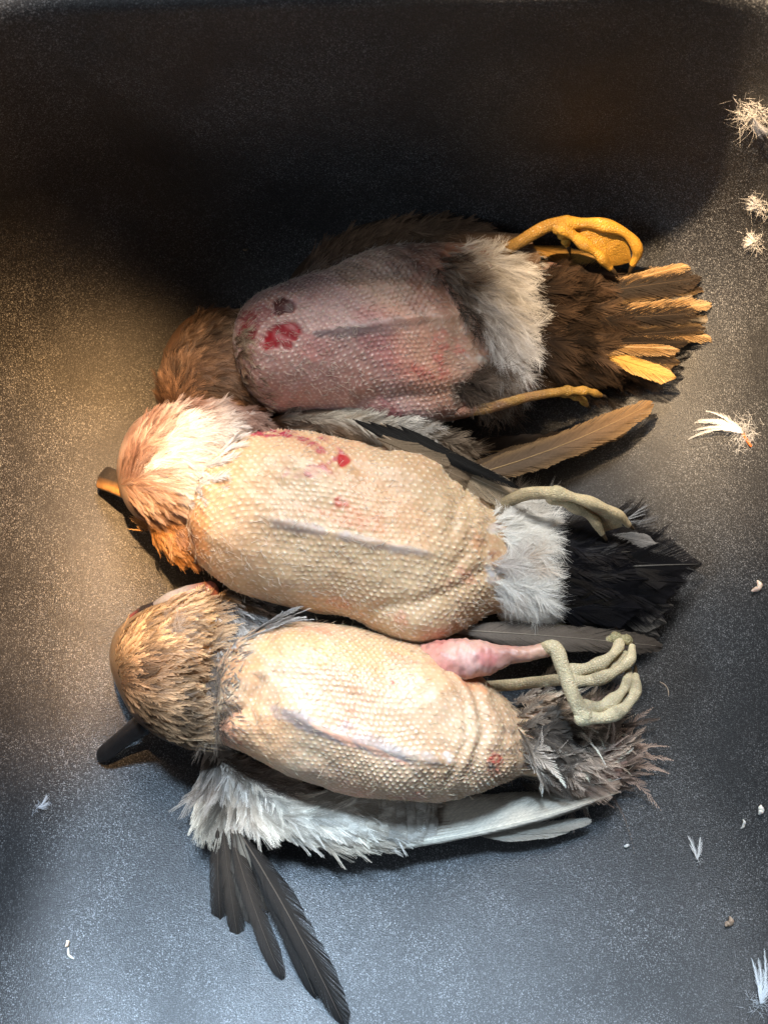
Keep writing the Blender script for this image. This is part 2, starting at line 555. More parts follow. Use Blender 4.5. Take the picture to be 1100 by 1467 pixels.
def dome(mb, outline, center, h, col, z0=0.004, zmid=0.4, power=2.2, na=72, nr=14, zeq=None, dark=0.85):
    """a closed lump lying on the sink floor with the given seen outline (photo px), height h"""
    out = np.array(outline, float)
    ze = z0 + (h - z0) * zmid
    cl = np.vstack([out, out[:1]])
    d = np.r_[0, np.cumsum(np.linalg.norm(np.diff(cl, axis=0), axis=1))]
    ext = np.vstack([out[-2:], cl, out[1:3]])
    de = np.r_[d[-3] - d[-1], d[-2] - d[-1], d, d[-1] + d[1], d[-1] + d[2]]
    t = np.linspace(0, d[-1], na, endpoint=False)
    o = hermite(de, ext, t)
    O = P(o[:, 0], o[:, 1], np.full(na, ze)); Cc = P(center[0], center[1], ze)
    rows = []
    for sgn, top in ((1, h), (-1, z0)):
        fr = np.sin(np.linspace(0, math.pi / 2, nr)) if sgn > 0 else np.sin(np.linspace(math.pi / 2, 0, nr // 2))[1:]
        for f in fr:
            f2 = max(f, 0.01)
            xy = Cc + (O - Cc) * f2
            xy[:, 2] = ze + (top - ze) * (1 - f2**power) ** (1 / power)
            rows.append(xy)
    V = np.concatenate(rows)
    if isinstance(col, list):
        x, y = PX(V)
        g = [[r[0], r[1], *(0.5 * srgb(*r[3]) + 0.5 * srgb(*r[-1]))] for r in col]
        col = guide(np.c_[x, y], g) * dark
    mb.add(V, col, grid_quads(len(rows), na, True))


def in_poly(x, y, poly):
    poly = np.array(poly, float); n = len(poly); r = np.zeros(len(x), bool)
    j = n - 1
    for i in range(n):
        xi, yi = poly[i]; xj, yj = poly[j]
        c = ((yi > y) != (yj > y)) & (x < (xj - xi) * (y - yi) / (yj - yi + 1e-9) + xi)
        r ^= c
        j = i
    return r


def scatter_px(poly, n, rng=RNG):
    """blue-noise-ish points inside a polygon in photo px"""
    p = np.array(poly, float); lo, hi = p.min(0), p.max(0)
    pts = np.zeros((0, 2))
    while len(pts) < n * 4:
        c = rng.uniform(lo, hi, (n * 8, 2))
        pts = np.vstack([pts, c[in_poly(c[:, 0], c[:, 1], poly)]])
    pts = pts[:n * 4]
    keep = []
    area = 0.5 * abs(np.dot(p[:, 0], np.roll(p[:, 1], 1)) - np.dot(p[:, 1], np.roll(p[:, 0], 1)))
    rad = 0.62 * math.sqrt(area / n)
    K = np.zeros((0, 2))
    for q in pts:
        if len(keep) >= n:
            break
        if len(keep) == 0 or np.min(((np.array(keep) - q) ** 2).sum(1)) > rad * rad:
            keep.append(q)
    return np.array(keep)


def guide(pts, guides, power=4.5):
    """blend guide rows (px, py, values...) at points by inverse distance"""
    g = np.array(guides, float)
    d = np.sqrt(((pts[:, None] - g[None, :, :2]) ** 2).sum(-1)) + 4.0
    w_ = d ** -power
    w_ /= w_.sum(1, keepdims=True)
    return w_ @ g[:, 2:]


def lay(bvh, pts, ang, zref=0.045, zmiss=0.006, nflat=0.6):
    """drop feather roots on the body below: base point, direction on the surface, normal"""
    W0 = P(pts[:, 0], pts[:, 1], np.full(len(pts), zref))
    a = np.radians(ang)
    flat = np.cos(a)[:, None] * np.array([1.0, 0, 0]) + np.sin(a)[:, None] * np.array([0, 1.0, 0])
    B = W0.copy(); Nn = np.tile([0, 0, 1.0], (len(pts), 1))
    for it in range(3):
        for i in range(len(pts)):
            h = bvh.ray_cast(Vector((B[i, 0], B[i, 1], 0.4)), Vector((0, 0, -1)))
            z = zmiss
            if h[0] is not None:
                z = h[0].z
                Nn[i] = h[1] if h[1].z > 0 else -h[1]
            else:
                Nn[i] = (0, 0, 1)
            q = P(pts[i, 0], pts[i, 1], z)
            B[i] = q
    Nn = norm(Nn * np.array([nflat, nflat, 1.0]))
    D = norm(flat - (flat * Nn).sum(-1, keepdims=True) * Nn)
    return B, D, Nn


def plumage(mb, bvh, poly, n, guides, L=(0.010, 0.016), W=(0.004, 0.006), lift=(0.1, 0.3), ang_jit=10, zref=0.045, cj=0.12,
            bend=0.15, rng=RNG, dark_base=0.75, mott=0.0, nflat=0.6, **kw):
    """guides: (px, py, angle, r,g,b base (0-255 sRGB), r,g,b tip)"""
    pts = scatter_px(poly, n, rng)
    g = []
    for row in guides:
        x, y, a = row[:3]
        c0 = srgb(*row[3]); c1 = srgb(*row[4]) if len(row) > 4 else c0
        g.append([x, y, math.cos(math.radians(a)), math.sin(math.radians(a)), *c0, *c1])
    val = guide(pts, g)
    ang = np.degrees(np.arctan2(val[:, 1], val[:, 0])) + rng.normal(size=len(pts)) * ang_jit
    B, D, Nn = lay(bvh, pts, ang, zref, nflat=nflat)
    k = (1 + cj * rng.normal(size=(len(pts), 1)))
    if mott:
        k = k * np.clip(1 + mott * noise(B, 110, 4) + 0.6 * mott * noise(B, 260, 9), 0.25, 1.7)[:, None]
    u = lambda ab: rng.uniform(ab[0], ab[1], len(pts))
    l_ = u(lift)
    barb_feathers(mb, B + Nn * 0.0003, D, Nn, u(L), u(W), lift=l_, droop=l_ * rng.uniform(0.5, 0.9, len(pts)),
                  bend=rng.normal(size=len(pts)) * bend, c0=val[:, 2:5] * k * dark_base, c1=val[:, 5:8] * k, rng=rng, **kw)
    return pts


def quill(name, parent, base, tip, zb, zt, width, c0, c1=None, cedge=None, bend=0.0, lift=0.0, nrm=(0, 0, 1), mat=None, nb=150,
          shape='blade', cshaft=None, rag=0.03, tipc=0.4, roll=0.0, a0=32, a1=15, camber=0.25, thick=0.95, rng=RNG, jit=0.025, shaft=0.03):
    """one large feather from photo px base to tip, as an object of its own"""
    b = P(base[0], base[1], zb); t = P(tip[0], tip[1], zt)
    d = t - b; Ln = np.linalg.norm(d)
    n = norm(np.array(nrm, float) + np.array([0, math.sin(roll), 0]))
    dn = norm(d); sd = np.cross(norm(n - (n @ dn) * dn), dn)
    d2 = norm(d - sd * Ln * bend - n * Ln * (lift - lift))     # keep the tip where it is seen
    mb = MB()
    f = lambda c: None if c is None else srgb(*c)
    barb_feathers(mb, [b], [d2], [n], Ln, width * MMPX, lift=lift, droop=lift, bend=bend, c0=f(c0), c1=f(c1), cedge=f(cedge),
                  cshaft=f(cshaft) if cshaft else None, nb=nb, a0=a0, a1=a1, rag=rag, shape=shape, camber=camber, clump=9, jit=jit, tw=.7, tilt=.10, cap=.95 if shape == 'round' else .62,
                  shaft=shaft, tipc=tipc, thick=thick, cvar=0.07, rng=rng)
    return mb.build(name, mat or M_FEATHER, parent, origin=b)


# ------------------------------------------------------------------ plucked torso


def seg_dist(x, y, pl):
    d = np.full(x.shape, 1e9)
    for (x0, y0), (x1, y1) in zip(pl[:-1], pl[1:]):
        vx, vy = x1 - x0, y1 - y0
        t = np.clip(((x - x0) * vx + (y - y0) * vy) / (vx * vx + vy * vy + 1e-9), 0, 1)
        d = np.minimum(d, np.hypot(x - x0 - t * vx, y - y0 - t * vy))
    return d


def torso(mb, stations, keel, keel_h, bumps, folds, spots, base_col, tip_col, pitch, bump_h, skin_x, seed=1, nu=400, ntop=330, nbot=30,
          expo=2.1, blotch=None):
    """lofted body. stations: x, y_upper, y_lower, z_top, z_eq (photo px / metres)"""
    S = np.array(stations, float)
    d = np.r_[0, np.cumsum(np.maximum(np.hypot(np.diff(S[:, 0]), np.diff(S[:, 1])), np.hypot(np.diff(S[:, 0]), np.diff(S[:, 2]))))]
    t = np.linspace(0, d[-1], nu)
    R = hermite(d, S, t)
    U = P(R[:, 0], R[:, 1], R[:, 4]); Lo = P(R[:, 0], R[:, 2], R[:, 4])
    mid = (U + Lo) / 2; hv = (U - Lo) / 2
    ph = np.r_[np.linspace(0, math.pi, ntop), np.linspace(math.pi, 2 * math.pi, nbot + 2)[1:-1]]
    nv = len(ph)
    cs, sn = np.cos(ph), np.sin(ph)
    e = 2 / expo
    f = np.sign(cs) * np.abs(cs) ** e
    top = sn >= 0
    g = np.where(top, np.abs(sn) ** e, -np.abs(sn) ** 0.8)
    V = mid[:, None] + hv[:, None] * f[None, :, None]
    zt, ze = R[:, 3][:, None], R[:, 4][:, None]
    V[:, :, 2] = ze + np.where(g[None] >= 0, g[None] * (zt - ze), g[None] * (ze - 0.003))
    x, y = PX(V)
    topm = np.broadcast_to(np.clip((g[None] + 0.25) / 0.4, 0, 1), x.shape)

    def normals(V):
        du = np.gradient(V, axis=0)
        dv = np.roll(V, -1, 1) - np.roll(V, 1, 1)
        n = norm(np.cross(dv, du))
        c = V - np.stack([mid[:, 0], mid[:, 1], R[:, 4]], -1)[:, None]
        s = np.sign((n * c).sum(-1).mean())
        return n * s
    Nn = normals(V)
    # keel ridge
    kd = seg_dist(x, y, keel)
    kx0, kx1 = keel[0][0], keel[-1][0]
    fade = np.clip((x - kx0 + 20) / 60, 0, 1) * np.clip((kx1 + 20 - x) / 60, 0, 1)
    ky = np.interp(x, [k[0] for k in keel], [k[1] for k in keel])
    sgn = np.sign(y - ky)
    disp = keel_h * fade * (0.35 * np.exp(-(kd / 6) ** 2) + 0.6 * np.exp(-(kd / 18) ** 2) - 0.25 * np.exp(-((kd - 48) / 26) ** 2))
    for (bx, by, rx, ry, rot, h) in bumps:
        c, s = math.cos(math.radians(rot)), math.sin(math.radians(rot))
        ux = ((x - bx) * c - (y - by) * s) / rx; uy = ((x - bx) * s + (y - by) * c) / ry
        disp = disp + h * np.exp(-(ux**2 + uy**2))
    for (pl, wd, dep) in folds:
        q = seg_dist(x, y, pl)
        disp = disp - 0.6 * dep * np.exp(-(q / (1.3 * wd)) ** 2) + 0.22 * dep * np.exp(-((q - 2.6 * wd) / (1.4 * wd)) ** 2)
    disp = disp + 0.0006 * noise(V, 55, seed) + 0.0003 * noise(V, 170, seed + 3)
    V = V + Nn * (disp * topm)[..., None]
    Nn = normals(V)
    # goose-bump lattice, in lengths along the skin
    a = np.cumsum(np.r_[0, np.linalg.norm(np.diff(mid, axis=0), axis=1)])[:, None] * np.ones((1, nv))
    b = np.cumsum(np.concatenate([np.zeros((nu, 1)), np.linalg.norm(np.diff(V, axis=1), axis=2)], 1), 1)
    b = b - b[:, [ntop // 2]]
    aa = a + 0.0016 * noise(V, 42, seed + 1) + 0.16 * b * np.sin(seed) * 0.0 + 0.7 * b**2
    bb = b + 0.0016 * noise(V, 38, seed + 2) + 0.12 * a
    pv = pitch * (1.0 + 0.12 * noise(V, 20, seed + 5))
    A = aa / pitch; Bq = bb / (pitch * 0.80)
    best = np.full(A.shape, 9.0); tipside = np.zeros(A.shape)
    rid = np.zeros(A.shape)
    for dr in (-1, 0, 1):
        r0 = np.round(Bq) + dr
        off = 0.5 * (np.mod(r0, 2))
        c0 = np.round(A - off)
        hx = np.sin(c0 * 12.9898 + r0 * 78.233 + seed) * 43758.5453
        h1 = hx - np.floor(hx)
        hy = np.sin(c0 * 39.346 + r0 * 11.135 + seed) * 24634.6345
        h2 = hy - np.floor(hy)
        da = A - (c0 + off) - (h1 - 0.5) * 0.28; db = (Bq - r0) * 0.85 - (h2 - 0.5) * 0.24
        da = np.where(da > 0, da * 1.35, da * 0.9)
        dd = np.hypot(da, db)
        use = dd < best
        best = np.where(use, dd, best); rid = np.where(use, h1, rid)
    hmap = 0.55 * np.exp(-(best / 0.30) ** 2) + 0.75 * np.exp(-(best / 0.15) ** 2)
    skin = np.clip((x - skin_x[0]) / 12, 0, 1) * np.clip((skin_x[1] - x) / 25, 0, 1)
    amp = bump_h * (0.65 + 0.7 * rid) * np.clip(0.85 + 0.6 * noise(V, 26, seed + 9), 0.2, 1.5)
    amp = amp * (1 - 0.75 * np.exp(-(kd / 9) ** 2) * fade)
    masks = []
    wound = np.zeros(A.shape)
    for sp in spots:
        sx, sy, rx, ry, rot, col, amt = sp[:7]
        c, s_ = math.cos(math.radians(rot)), math.sin(math.radians(rot))
        ux = ((x - sx) * c - (y - sy) * s_) / rx; uy = ((x - sx) * s_ + (y - sy) * c) / ry
        q = np.hypot(ux, uy) + 0.26 * noise(V, 150, sx) + 0.12 * noise(V, 330, sy)
        k = np.clip((1.12 - q) / 0.45, 0, 1)
        if len(sp) > 7:      # dotted round the follicles
            k = k * np.clip(0.55 + 1.1 * noise(V, 140, sx + 1), 0, 1) * np.clip(0.35 + 1.3 * np.exp(-((best - 0.22) / 0.22) ** 2) * (rid > 0.25), 0, 1) * 1.25
            k = np.clip(k, 0, 1)
        elif amt > 0.88 and rx < 30:
            wound = np.maximum(wound, k)
        masks.append((k * amt * topm, col))
    amp = amp * (1 - wound)
    V = V - Nn * ((0.0006 + 0.0003 * noise(V, 200, 3)) * wound)[..., None]
    V = V + Nn * (amp * hmap * topm * skin)[..., None]
    # skin colour; some spots also hold keel shade and warm light
    b0 = srgb(*base_col); t0 = srgb(*tip_col)
    mix = np.clip(1.1 * np.exp(-(best / 0.17) ** 2), 0, 1)[..., None] * (0.35 + 0.65 * rid[..., None])
    C = b0 * (1 + 0.10 * noise(V, 45, seed + 4)[..., None] * np.array([0.6, 1, 1.3])) * (1 - mix) + t0 * mix
    if blotch is not None:
        for (col, sc, thr, amt, sd2) in blotch:
            k = np.clip((noise(V, sc, sd2) - thr) * 1.6, 0, 1)[..., None] * amt
            C = C * (1 - k) + srgb(*col) * k
    for k, col in masks:
        C = C * (1 - k[..., None]) + srgb(*col) * k[..., None]
    mb.add(V.reshape(-1, 3), C.reshape(-1, 3), grid_quads(nu, nv, True))
    for row in (0, nu - 1):
        mb.add([V[row].mean(0)], C[row, 0])
        i = mb.n - 1
        st = i - (0 if row == 0 else 1) - nu * nv
        mb.t.append(np.array([(st + row * nv + k, st + row * nv + (k + 1) % nv, i) for k in range(nv)]))
    tm = (x > skin_x[0]) & (x < skin_x[1]) & (topm > 0.9)
    return V[tm], Nn[tm]


def filaments(parent, Vs, Ns, n, col, Lr=(0.0025, 0.006), rng=RNG):
    i = rng.integers(0, len(Vs), n)
    d = norm(np.c_[rng.normal(0.7, 0.6, n), rng.normal(0, 0.7, n), np.zeros(n)])
    N_ = Ns[i]
    d = norm(d - (d * N_).sum(-1, keepdims=True) * N_ * 0.8 + N_ * 0.12)
    mb = MB()
    c = srgb(*col) * rng.uniform(0.7, 1.15, (n, 1))
    hairs(mb, Vs[i], d, rng.uniform(*Lr, n), 0.00015, c, curl=0.6, seg=3, up=0.05, rng=rng)
    return mb.build('skin_filaments', M_DOWN, parent, kind='stuff')


def foot(parent, leg, legr, toes, col, toe_r, web=None, col2=None, claw_col=(60, 48, 34), name='foot'):
    """leg and toes as one scaled skin, claws on the ends. points (px,py,z)"""
    mb = MB()
    c = srgb(*col); c2 = srgb(*(col2 or col))
    legr = np.array(legr) * .70; toe_r = toe_r * .76
    CN = [(tuple(v * .55 for v in col), 130, .35, .35, 4), (tuple(min(255, v * 1.15) for v in col), 90, .1, .5, 7)]
    tube(mb, pxpts(leg), legr, np.linspace(c2, c, len(leg)), nseg=16, sub=40, scute=.0019, flat=.9, rough=.02, cnoise=CN)
    claws = []
    for tp in toes:
        p = pxpts(tp)
        n = len(p)
        rr = np.linspace(toe_r, toe_r * 0.62, n)
        # knuckles
        mbp = p
        dd = np.r_[0, np.cumsum(np.linalg.norm(np.diff(p, axis=0), axis=1))]
        t = np.linspace(0, dd[-1], 4 * n)
        pp = hermite(dd, p, t); r2 = np.interp(t, dd, rr) * (1 + 0.20 * np.cos(t / dd[-1] * 6.28 * 2.5))
        tube(mb, pp, r2, c, nseg=14, sub=7, scute=.0017, flat=.8, rough=.02, cnoise=CN)
        claws.append((p[-1], norm(p[-1] - p[-2]), rr[-1]))
    if web:
        for poly in web:
            a = pxpts(poly[0]); b_ = pxpts(poly[1])
            nu_, nv_ = 14, 7
            ta = np.linspace(0, 1, nu_)
            pa = hermite(np.linspace(0, 1, len(a)), a, ta); pb = hermite(np.linspace(0, 1, len(b_)), b_, ta)
            s = np.linspace(0, 1, nv_)[None, :, None]
            g = pa[:, None] * (1 - s) + pb[:, None] * s
            g[:, :, 2] -= 0.0022 * np.sin(np.pi * s[..., 0]) * (0.4 + 0.6 * ta[:, None])
            g[:, :, 2] += 0.0005 * np.sin(ta[:, None] * 30)
            low = g.copy(); low[:, :, 2] -= 0.0009
            cc = c * 0.82
            mb.add(g.reshape(-1, 3), cc, grid_quads(nu_, nv_)); mb.add(low.reshape(-1, 3), cc, grid_quads(nu_, nv_))
    V0 = pxpts(leg)[0]
    o = mb.build(name, M_FOOT, parent, origin=V0)
    for q, dv, r in claws:
        m2 = MB()
        k = q + dv * r * 0.5
        tube(m2, [k, k + dv * r * 1.6 + np.array([0, 0, 0.0003]), k + dv * r * 2.8 - np.array([0, 0, 0.0012])], [r * 0.62, r * 0.42, r * 0.1], srgb(*claw_col), nseg=8, sub=4)
        m2.build('claw', M_BILL, o, origin=k)
    return o


def bill(parent, pts, wid, hgt, col, tipcol=None, name='bill', sidecol=None, side=1):
    """flattened spoon-shaped bill through px points: widths and heights in metres"""
    p = pxpts(pts); wid = np.array(wid); hgt = np.array(hgt)
    d = np.r_[0, np.cumsum(np.linalg.norm(np.diff(p, axis=0), axis=1))]
    t = np.linspace(0, d[-1], 40)
    q = hermite(d, p, t); ww = hermite(d, wid, t); hh = hermite(d, hgt, t)
    end = np.sqrt(np.clip(1 - ((t / d[-1] - 0.86) / 0.14).clip(0, 1) ** 2, 0.0, 1)) * 0.98 + 0.02
    ww = ww * end; hh = hh * (0.3 + 0.7 * end)
    tg = norm(np.gradient(q, axis=0)); sd = norm(np.cross(tg, [0, 0, 1.0])); nn = np.cross(sd, tg)
    a = np.linspace(0, 2 * math.pi, 28, endpoint=False)
    ca = np.sign(np.cos(a)) * np.abs(np.cos(a)) ** 0.75; sa = np.sin(a)
    seam = 1 - 0.25 * np.exp(-((a - math.pi) / 0.25) ** 2) - 0.25 * np.exp(-(np.minimum(a, 2 * math.pi - a) / 0.25) ** 2) * 0
    v = q[:, None] + sd[:, None] * (ca * seam)[None, :, None] * ww[:, None, None] + nn[:, None] * sa[None, :, None] * hh[:, None, None]
    v = v + nn[:, None] * (0.25 * (np.exp(-((ca - 0.0) / 0.25) ** 2) * (sa > 0)))[None, :, None] * hh[:, None, None]
    c = srgb(*col) * np.ones((40, 28, 1))
    if tipcol:
        k = (np.clip(t / d[-1] * 1.4 - 0.35, 0, 1))[:, None, None]
        c = c * (1 - k) + srgb(*tipcol) * k
    if sidecol:
        k = np.clip(ca * side * 2.5 - 0.4, 0, 1)[None, :, None] * np.clip(1.2 - t / d[-1], 0, 1)[:, None, None]
        c = c * (1 - k) + srgb(*sidecol) * k
    mb = MB()
    mb.add(v.reshape(-1, 3), c.reshape(-1, 3), grid_quads(40, 28, True))
    return mb.build(name, M_BILL, parent, origin=q[0])

def on_sink(px, py):
    """where the line of sight through a photo px meets the sink, and the surface there"""
    d = norm(P(px, py, 0.0) - CAM)
    h = SINK_BVH.ray_cast(Vector(CAM), Vector(d))
    n = np.array(h[1]); n = n if n @ d < 0 else -n
    return np.array(h[0]), n


so = bpy.data.objects['sink_basin']
SINK_BVH = BVHTree.FromPolygons([v.co[:] for v in so.data.vertices], [p.vertices[:] for p in so.data.polygons])




# ================================================================== first duck: pink, in the shade of the far wall
def duck_pink():
    rng = np.random.default_rng(101)
    root = empty('duck', P(560, 480, 0.0))
    tag(root, 'pink plucked duck with golden webbed foot and brown tail, nearest the dark far wall', 'duck', 'plucked ducks lying on their backs')
    body = MB()
    st = [(337, 478, 512, .046, .040), (341, 462, 535, .058, .041), (352, 444, 562, .070, .042), (375, 428, 582, .078, .043), (420, 409, 593, .084, .043),
          (470, 394, 597, .086, .043), (520, 378, 601, .086, .042), (570, 364, 605, .084, .041), (620, 358, 604, .080, .039),
          (680, 356, 592, .070, .036), (730, 364, 572, .058, .031), (790, 378, 552, .045, .025), (850, 395, 540, .033, .019),
          (890, 410, 530, .026, .015), (905, 440, 510, .020, .014)]
    blood = (142, 18, 28); dark = (70, 28, 26); bruise = (120, 62, 66)
    spots = [(404, 478, 24, 13, 12, blood, 0.98), (388, 486, 14, 13, 0, blood, 0.97), (418, 470, 12, 9, 0, blood, 0.95), (412, 494, 9, 7, 0, blood, 0.9),
             (407, 441, 13, 10, 30, dark, 0.95), (354, 478, 13, 20, 0, (125, 30, 36), 0.9), (372, 452, 18, 14, 0, bruise, 0.55), (352, 452, 14, 9, 0, (110, 30, 34), 0.7),
             (440, 425, 22, 10, 15, bruise, 0.5, 1), (487, 430, 16, 12, 0, (140, 70, 66), 0.55, 1),
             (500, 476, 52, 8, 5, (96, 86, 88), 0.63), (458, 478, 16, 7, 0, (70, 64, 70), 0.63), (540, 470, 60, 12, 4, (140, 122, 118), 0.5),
             (600, 380, 50, 16, 0, (88, 40, 34), 0.55, 1), (630, 510, 50, 26, 20, (196, 92, 84), 0.55, 1), (610, 440, 30, 26, 0, (96, 62, 52), 0.45, 1),
             (560, 590, 40, 14, 0, (140, 60, 70), 0.55), (640, 420, 60, 30, 0, (196, 130, 110), 0.35), (445, 500, 30, 16, 0, (186, 110, 106), 0.3),
             (735, 450, 50, 130, 0, (206, 198, 190), 0.95), (840, 470, 70, 110, 0, (60, 48, 40), 0.97), (690, 560, 40, 30, 0, (110, 94, 82), 0.9)]
    bumps = [(575, 385, 75, 28, 8, .006), (590, 588, 75, 16, 3, .005), (380, 500, 40, 60, 0, .002)]
    folds = [([(500, 402), (560, 398), (640, 402)], 7, .0022), ([(520, 572), (590, 566), (660, 560)], 8, .0024), ([(642, 420), (655, 470), (650, 540)], 8, .0012)]
    Vs, Ns = torso(body, st, [(440, 476), (520, 468), (600, 456), (680, 452)], .0021, bumps, folds, spots, (174, 136, 128), (228, 210, 200),
                   .0036, .00048, (330, 690), seed=3, blotch=[((196, 108, 98), 24, 0.25, 0.45, 2), ((214, 176, 138), 16, 0.3, 0.4, 6), ((120, 96, 100), 30, 0.45, 0.4, 8)])
    # neck and folded head, all feathered
    dome(body, [(226, 580), (232, 530), (246, 492), (275, 460), (320, 446), (352, 452), (370, 500), (385, 560), (388, 596), (350, 612), (270, 610)], (305, 540), .062, [(300, 520, 0, (110, 86, 68))])
    bv = body.bvh()
    body.build('body', M_SKIN, root, origin=root.location)
    filaments(root, Vs, Ns, 2300, (226, 210, 194), rng=rng)

    neck = MB()
    gB, gT = (118, 92, 74), (150, 122, 100)
    guides = [(240, 560, 75, (80, 60, 47), (126, 99, 77)), (262, 490, 40, (87, 67, 52), (141, 114, 89)), (310, 455, 5, (94, 75, 60), (159, 138, 115)),  # browns darkened for the shade the neck lies in
              (335, 470, -15, (107, 89, 70), (173, 154, 132)), (300, 520, 10, (94, 72, 58), (132, 107, 87)), (345, 530, -12, (87, 65, 55), (141, 117, 97)),
              (300, 575, 5, gB, gT), (360, 580, -10, (72, 57, 48), (109, 90, 77))]
    plumage(neck, bv, [(230, 585), (236, 530), (250, 492), (280, 460), (325, 444), (342, 455), (342, 520), (356, 570), (380, 596), (345, 606), (260, 606)], 720, guides,
            L=(.008, .016), W=(.0032, .0054), lift=(.04, .15), mott=.45, nb=16, rag=.22, shape='ovate', clump=3, jit=.16, rng=rng)
    edge = [(334, 452), (340, 470), (344, 500), (346, 530), (356, 560), (372, 585)]
    i = rng.integers(0, 5, 90); t = rng.uniform(0, 1, 90); e = np.array(edge, float)
    pp = e[i] * (1 - t[:, None]) + e[i + 1] * t[:, None] + rng.normal(size=(90, 2)) * 4 - np.array([9, 0])
    B, D, Nn = lay(bv, pp, rng.normal(-8, 16, 90))
    barb_feathers(neck, B, D, Nn, rng.uniform(.007, .013, 90), rng.uniform(.0016, .003, 90), lift=.3, droop=.25, c0=srgb(150, 124, 100), c1=srgb(212, 192, 168), nb=10,
                  rag=.4, shape='spike', rng=rng)
    plumage(neck, bv, [(338, 455), (352, 450), (366, 520), (392, 580), (380, 596), (352, 560), (344, 510)], 60, [(350, 480, -10, (150, 124, 100), (200, 180, 156)), (370, 570, -15, (120, 98, 82), (180, 156, 134))],
            L=(.004, .009), W=(.0010, .0022), lift=(.1, .3), ang_jit=24, nb=9, rag=.4, shape='spike', clump=3, rng=rng)
    neck.build('neck_plumage', M_FEATHER, root, kind='stuff')

    # far wing folded behind the back
    wing = MB()
    dome(wing, [(412, 412), (440, 372), (486, 342), (545, 322), (610, 316), (690, 326), (735, 345), (720, 400), (600, 420), (480, 425)], (570, 372), .050, srgb(70, 54, 42))
    wb = wing.bvh()
    plumage(wing, wb, [(418, 408), (445, 372), (490, 342), (545, 324), (610, 318), (660, 322), (640, 372), (560, 385), (480, 405)], 330,
            [(430, 395, 30, (92, 70, 54), (132, 104, 82)), (500, 350, 18, (98, 76, 58), (142, 112, 88)), (600, 330, 0, (92, 72, 56), (136, 110, 88))],
            L=(.012, .020), W=(.006, .009), lift=(.05, .16), nb=12, rag=.2, rng=rng)
    wo = wing.build('wing', M_FEATHER, root, origin=P(570, 372, 0))
    for k in range(7):
        quill('flight_feather', wo, (585 + 8 * k, 338 + 7 * k), (752 + 3 * k, 345 + 5 * k), .052, .044 + .001 * k, 24, (104, 84, 66), (124, 100, 80), (150, 126, 104),
              bend=-.02, lift=.03, shape='round', rng=rng)

    # white belly band with grey down
    band = MB()
    wht, gr, gd = (248, 246, 244), (150, 136, 124), (96, 82, 72)
    plumage(band, bv, [(624, 372), (655, 345), (700, 340), (735, 350), (742, 400), (748, 470), (738, 530), (700, 575), (672, 580), (650, 560), (690, 520), (690, 470), (655, 420), (630, 400)], 330,
            [(630, 385, -35, gr, (200, 190, 180)), (648, 405, -30, gd, gr), (672, 440, -40, (150, 138, 128), wht), (675, 360, 10, wht), (690, 400, -20, wht), (740, 380, -5, wht), (725, 430, -25, wht), (715, 480, -50, wht),
             (740, 520, -35, wht), (700, 545, -25, (122, 106, 92), (196, 186, 174)), (668, 565, -15, gd, (150, 132, 116)), (745, 470, -20, wht), (705, 470, -50, (120, 104, 92), wht), (722, 500, -40, wht), (712, 525, -30, (110, 94, 82), (190, 178, 166))],
            L=(.010, .020), W=(.004, .008), lift=(.12, .45), ang_jit=18, nb=26, rag=.5, shape='ovate', clump=4, jit=.22, thick=.55, a0=34, a1=12, camber=.2, shaft=.012, rng=rng, bend=.3, dark_base=.97, cj=.06)
    # dark roots of the pulled band
    plumage(band, bv, [(622, 372), (650, 360), (662, 395), (678, 440), (690, 480), (668, 470), (645, 425), (628, 400)], 60,
            [(640, 385, -35, (70, 58, 50), (150, 138, 126)), (690, 450, -45, (62, 52, 46), (140, 126, 114))],
            L=(.010, .018), W=(.002, .005), lift=(.25, .6), ang_jit=25, nb=14, rag=.6, clump=4, jit=.3, thick=.5, rng=rng, dark_base=.8, shape='spike')
    plumage(band, bv, [(648, 560), (690, 515), (712, 540), (720, 582), (680, 592)], 110,
            [(660, 570, 0, (78, 64, 54), (140, 122, 106)), (705, 550, -20, (90, 74, 62), (160, 142, 126))],
            L=(.010, .018), W=(.004, .008), lift=(.2, .5), ang_jit=22, nb=14, rag=.6, clump=3, jit=.5, thick=.45, rng=rng, dark_base=.9)
    band.build('belly_down', M_DOWN, root, kind='stuff')

    # tail coverts and tail feathers
    cov = MB()
    dk, br = (44, 35, 29), (80, 62, 48)
    plumage(cov, bv, [(742, 395), (790, 380), (860, 385), (900, 405), (930, 440), (925, 490), (880, 540), (800, 552), (740, 545), (752, 470)], 400,
            [(790, 400, 5, dk, br), (850, 400, 5, dk, (120, 96, 72)), (800, 470, -5, (52, 42, 36), (88, 70, 54)), (860, 470, 0, dk, br), (800, 530, -8, (34, 28, 24), (66, 52, 40))],
            L=(.018, .034), W=(.006, .010), lift=(.10, .30), ang_jit=12, nb=24, rag=.2, clump=4, jit=.10, rng=rng, mott=.4)
    cov.build('tail_coverts', M_FEATHER, root, kind='stuff')
    tips = [(998, 376), (985, 388), (1003, 398), (1012, 412), (992, 424), (1018, 436), (1000, 448), (1024, 458), (1026, 484), (1010, 470), (990, 462), (1006, 480), (985, 490), (972, 500), (960, 515), (972, 519)]
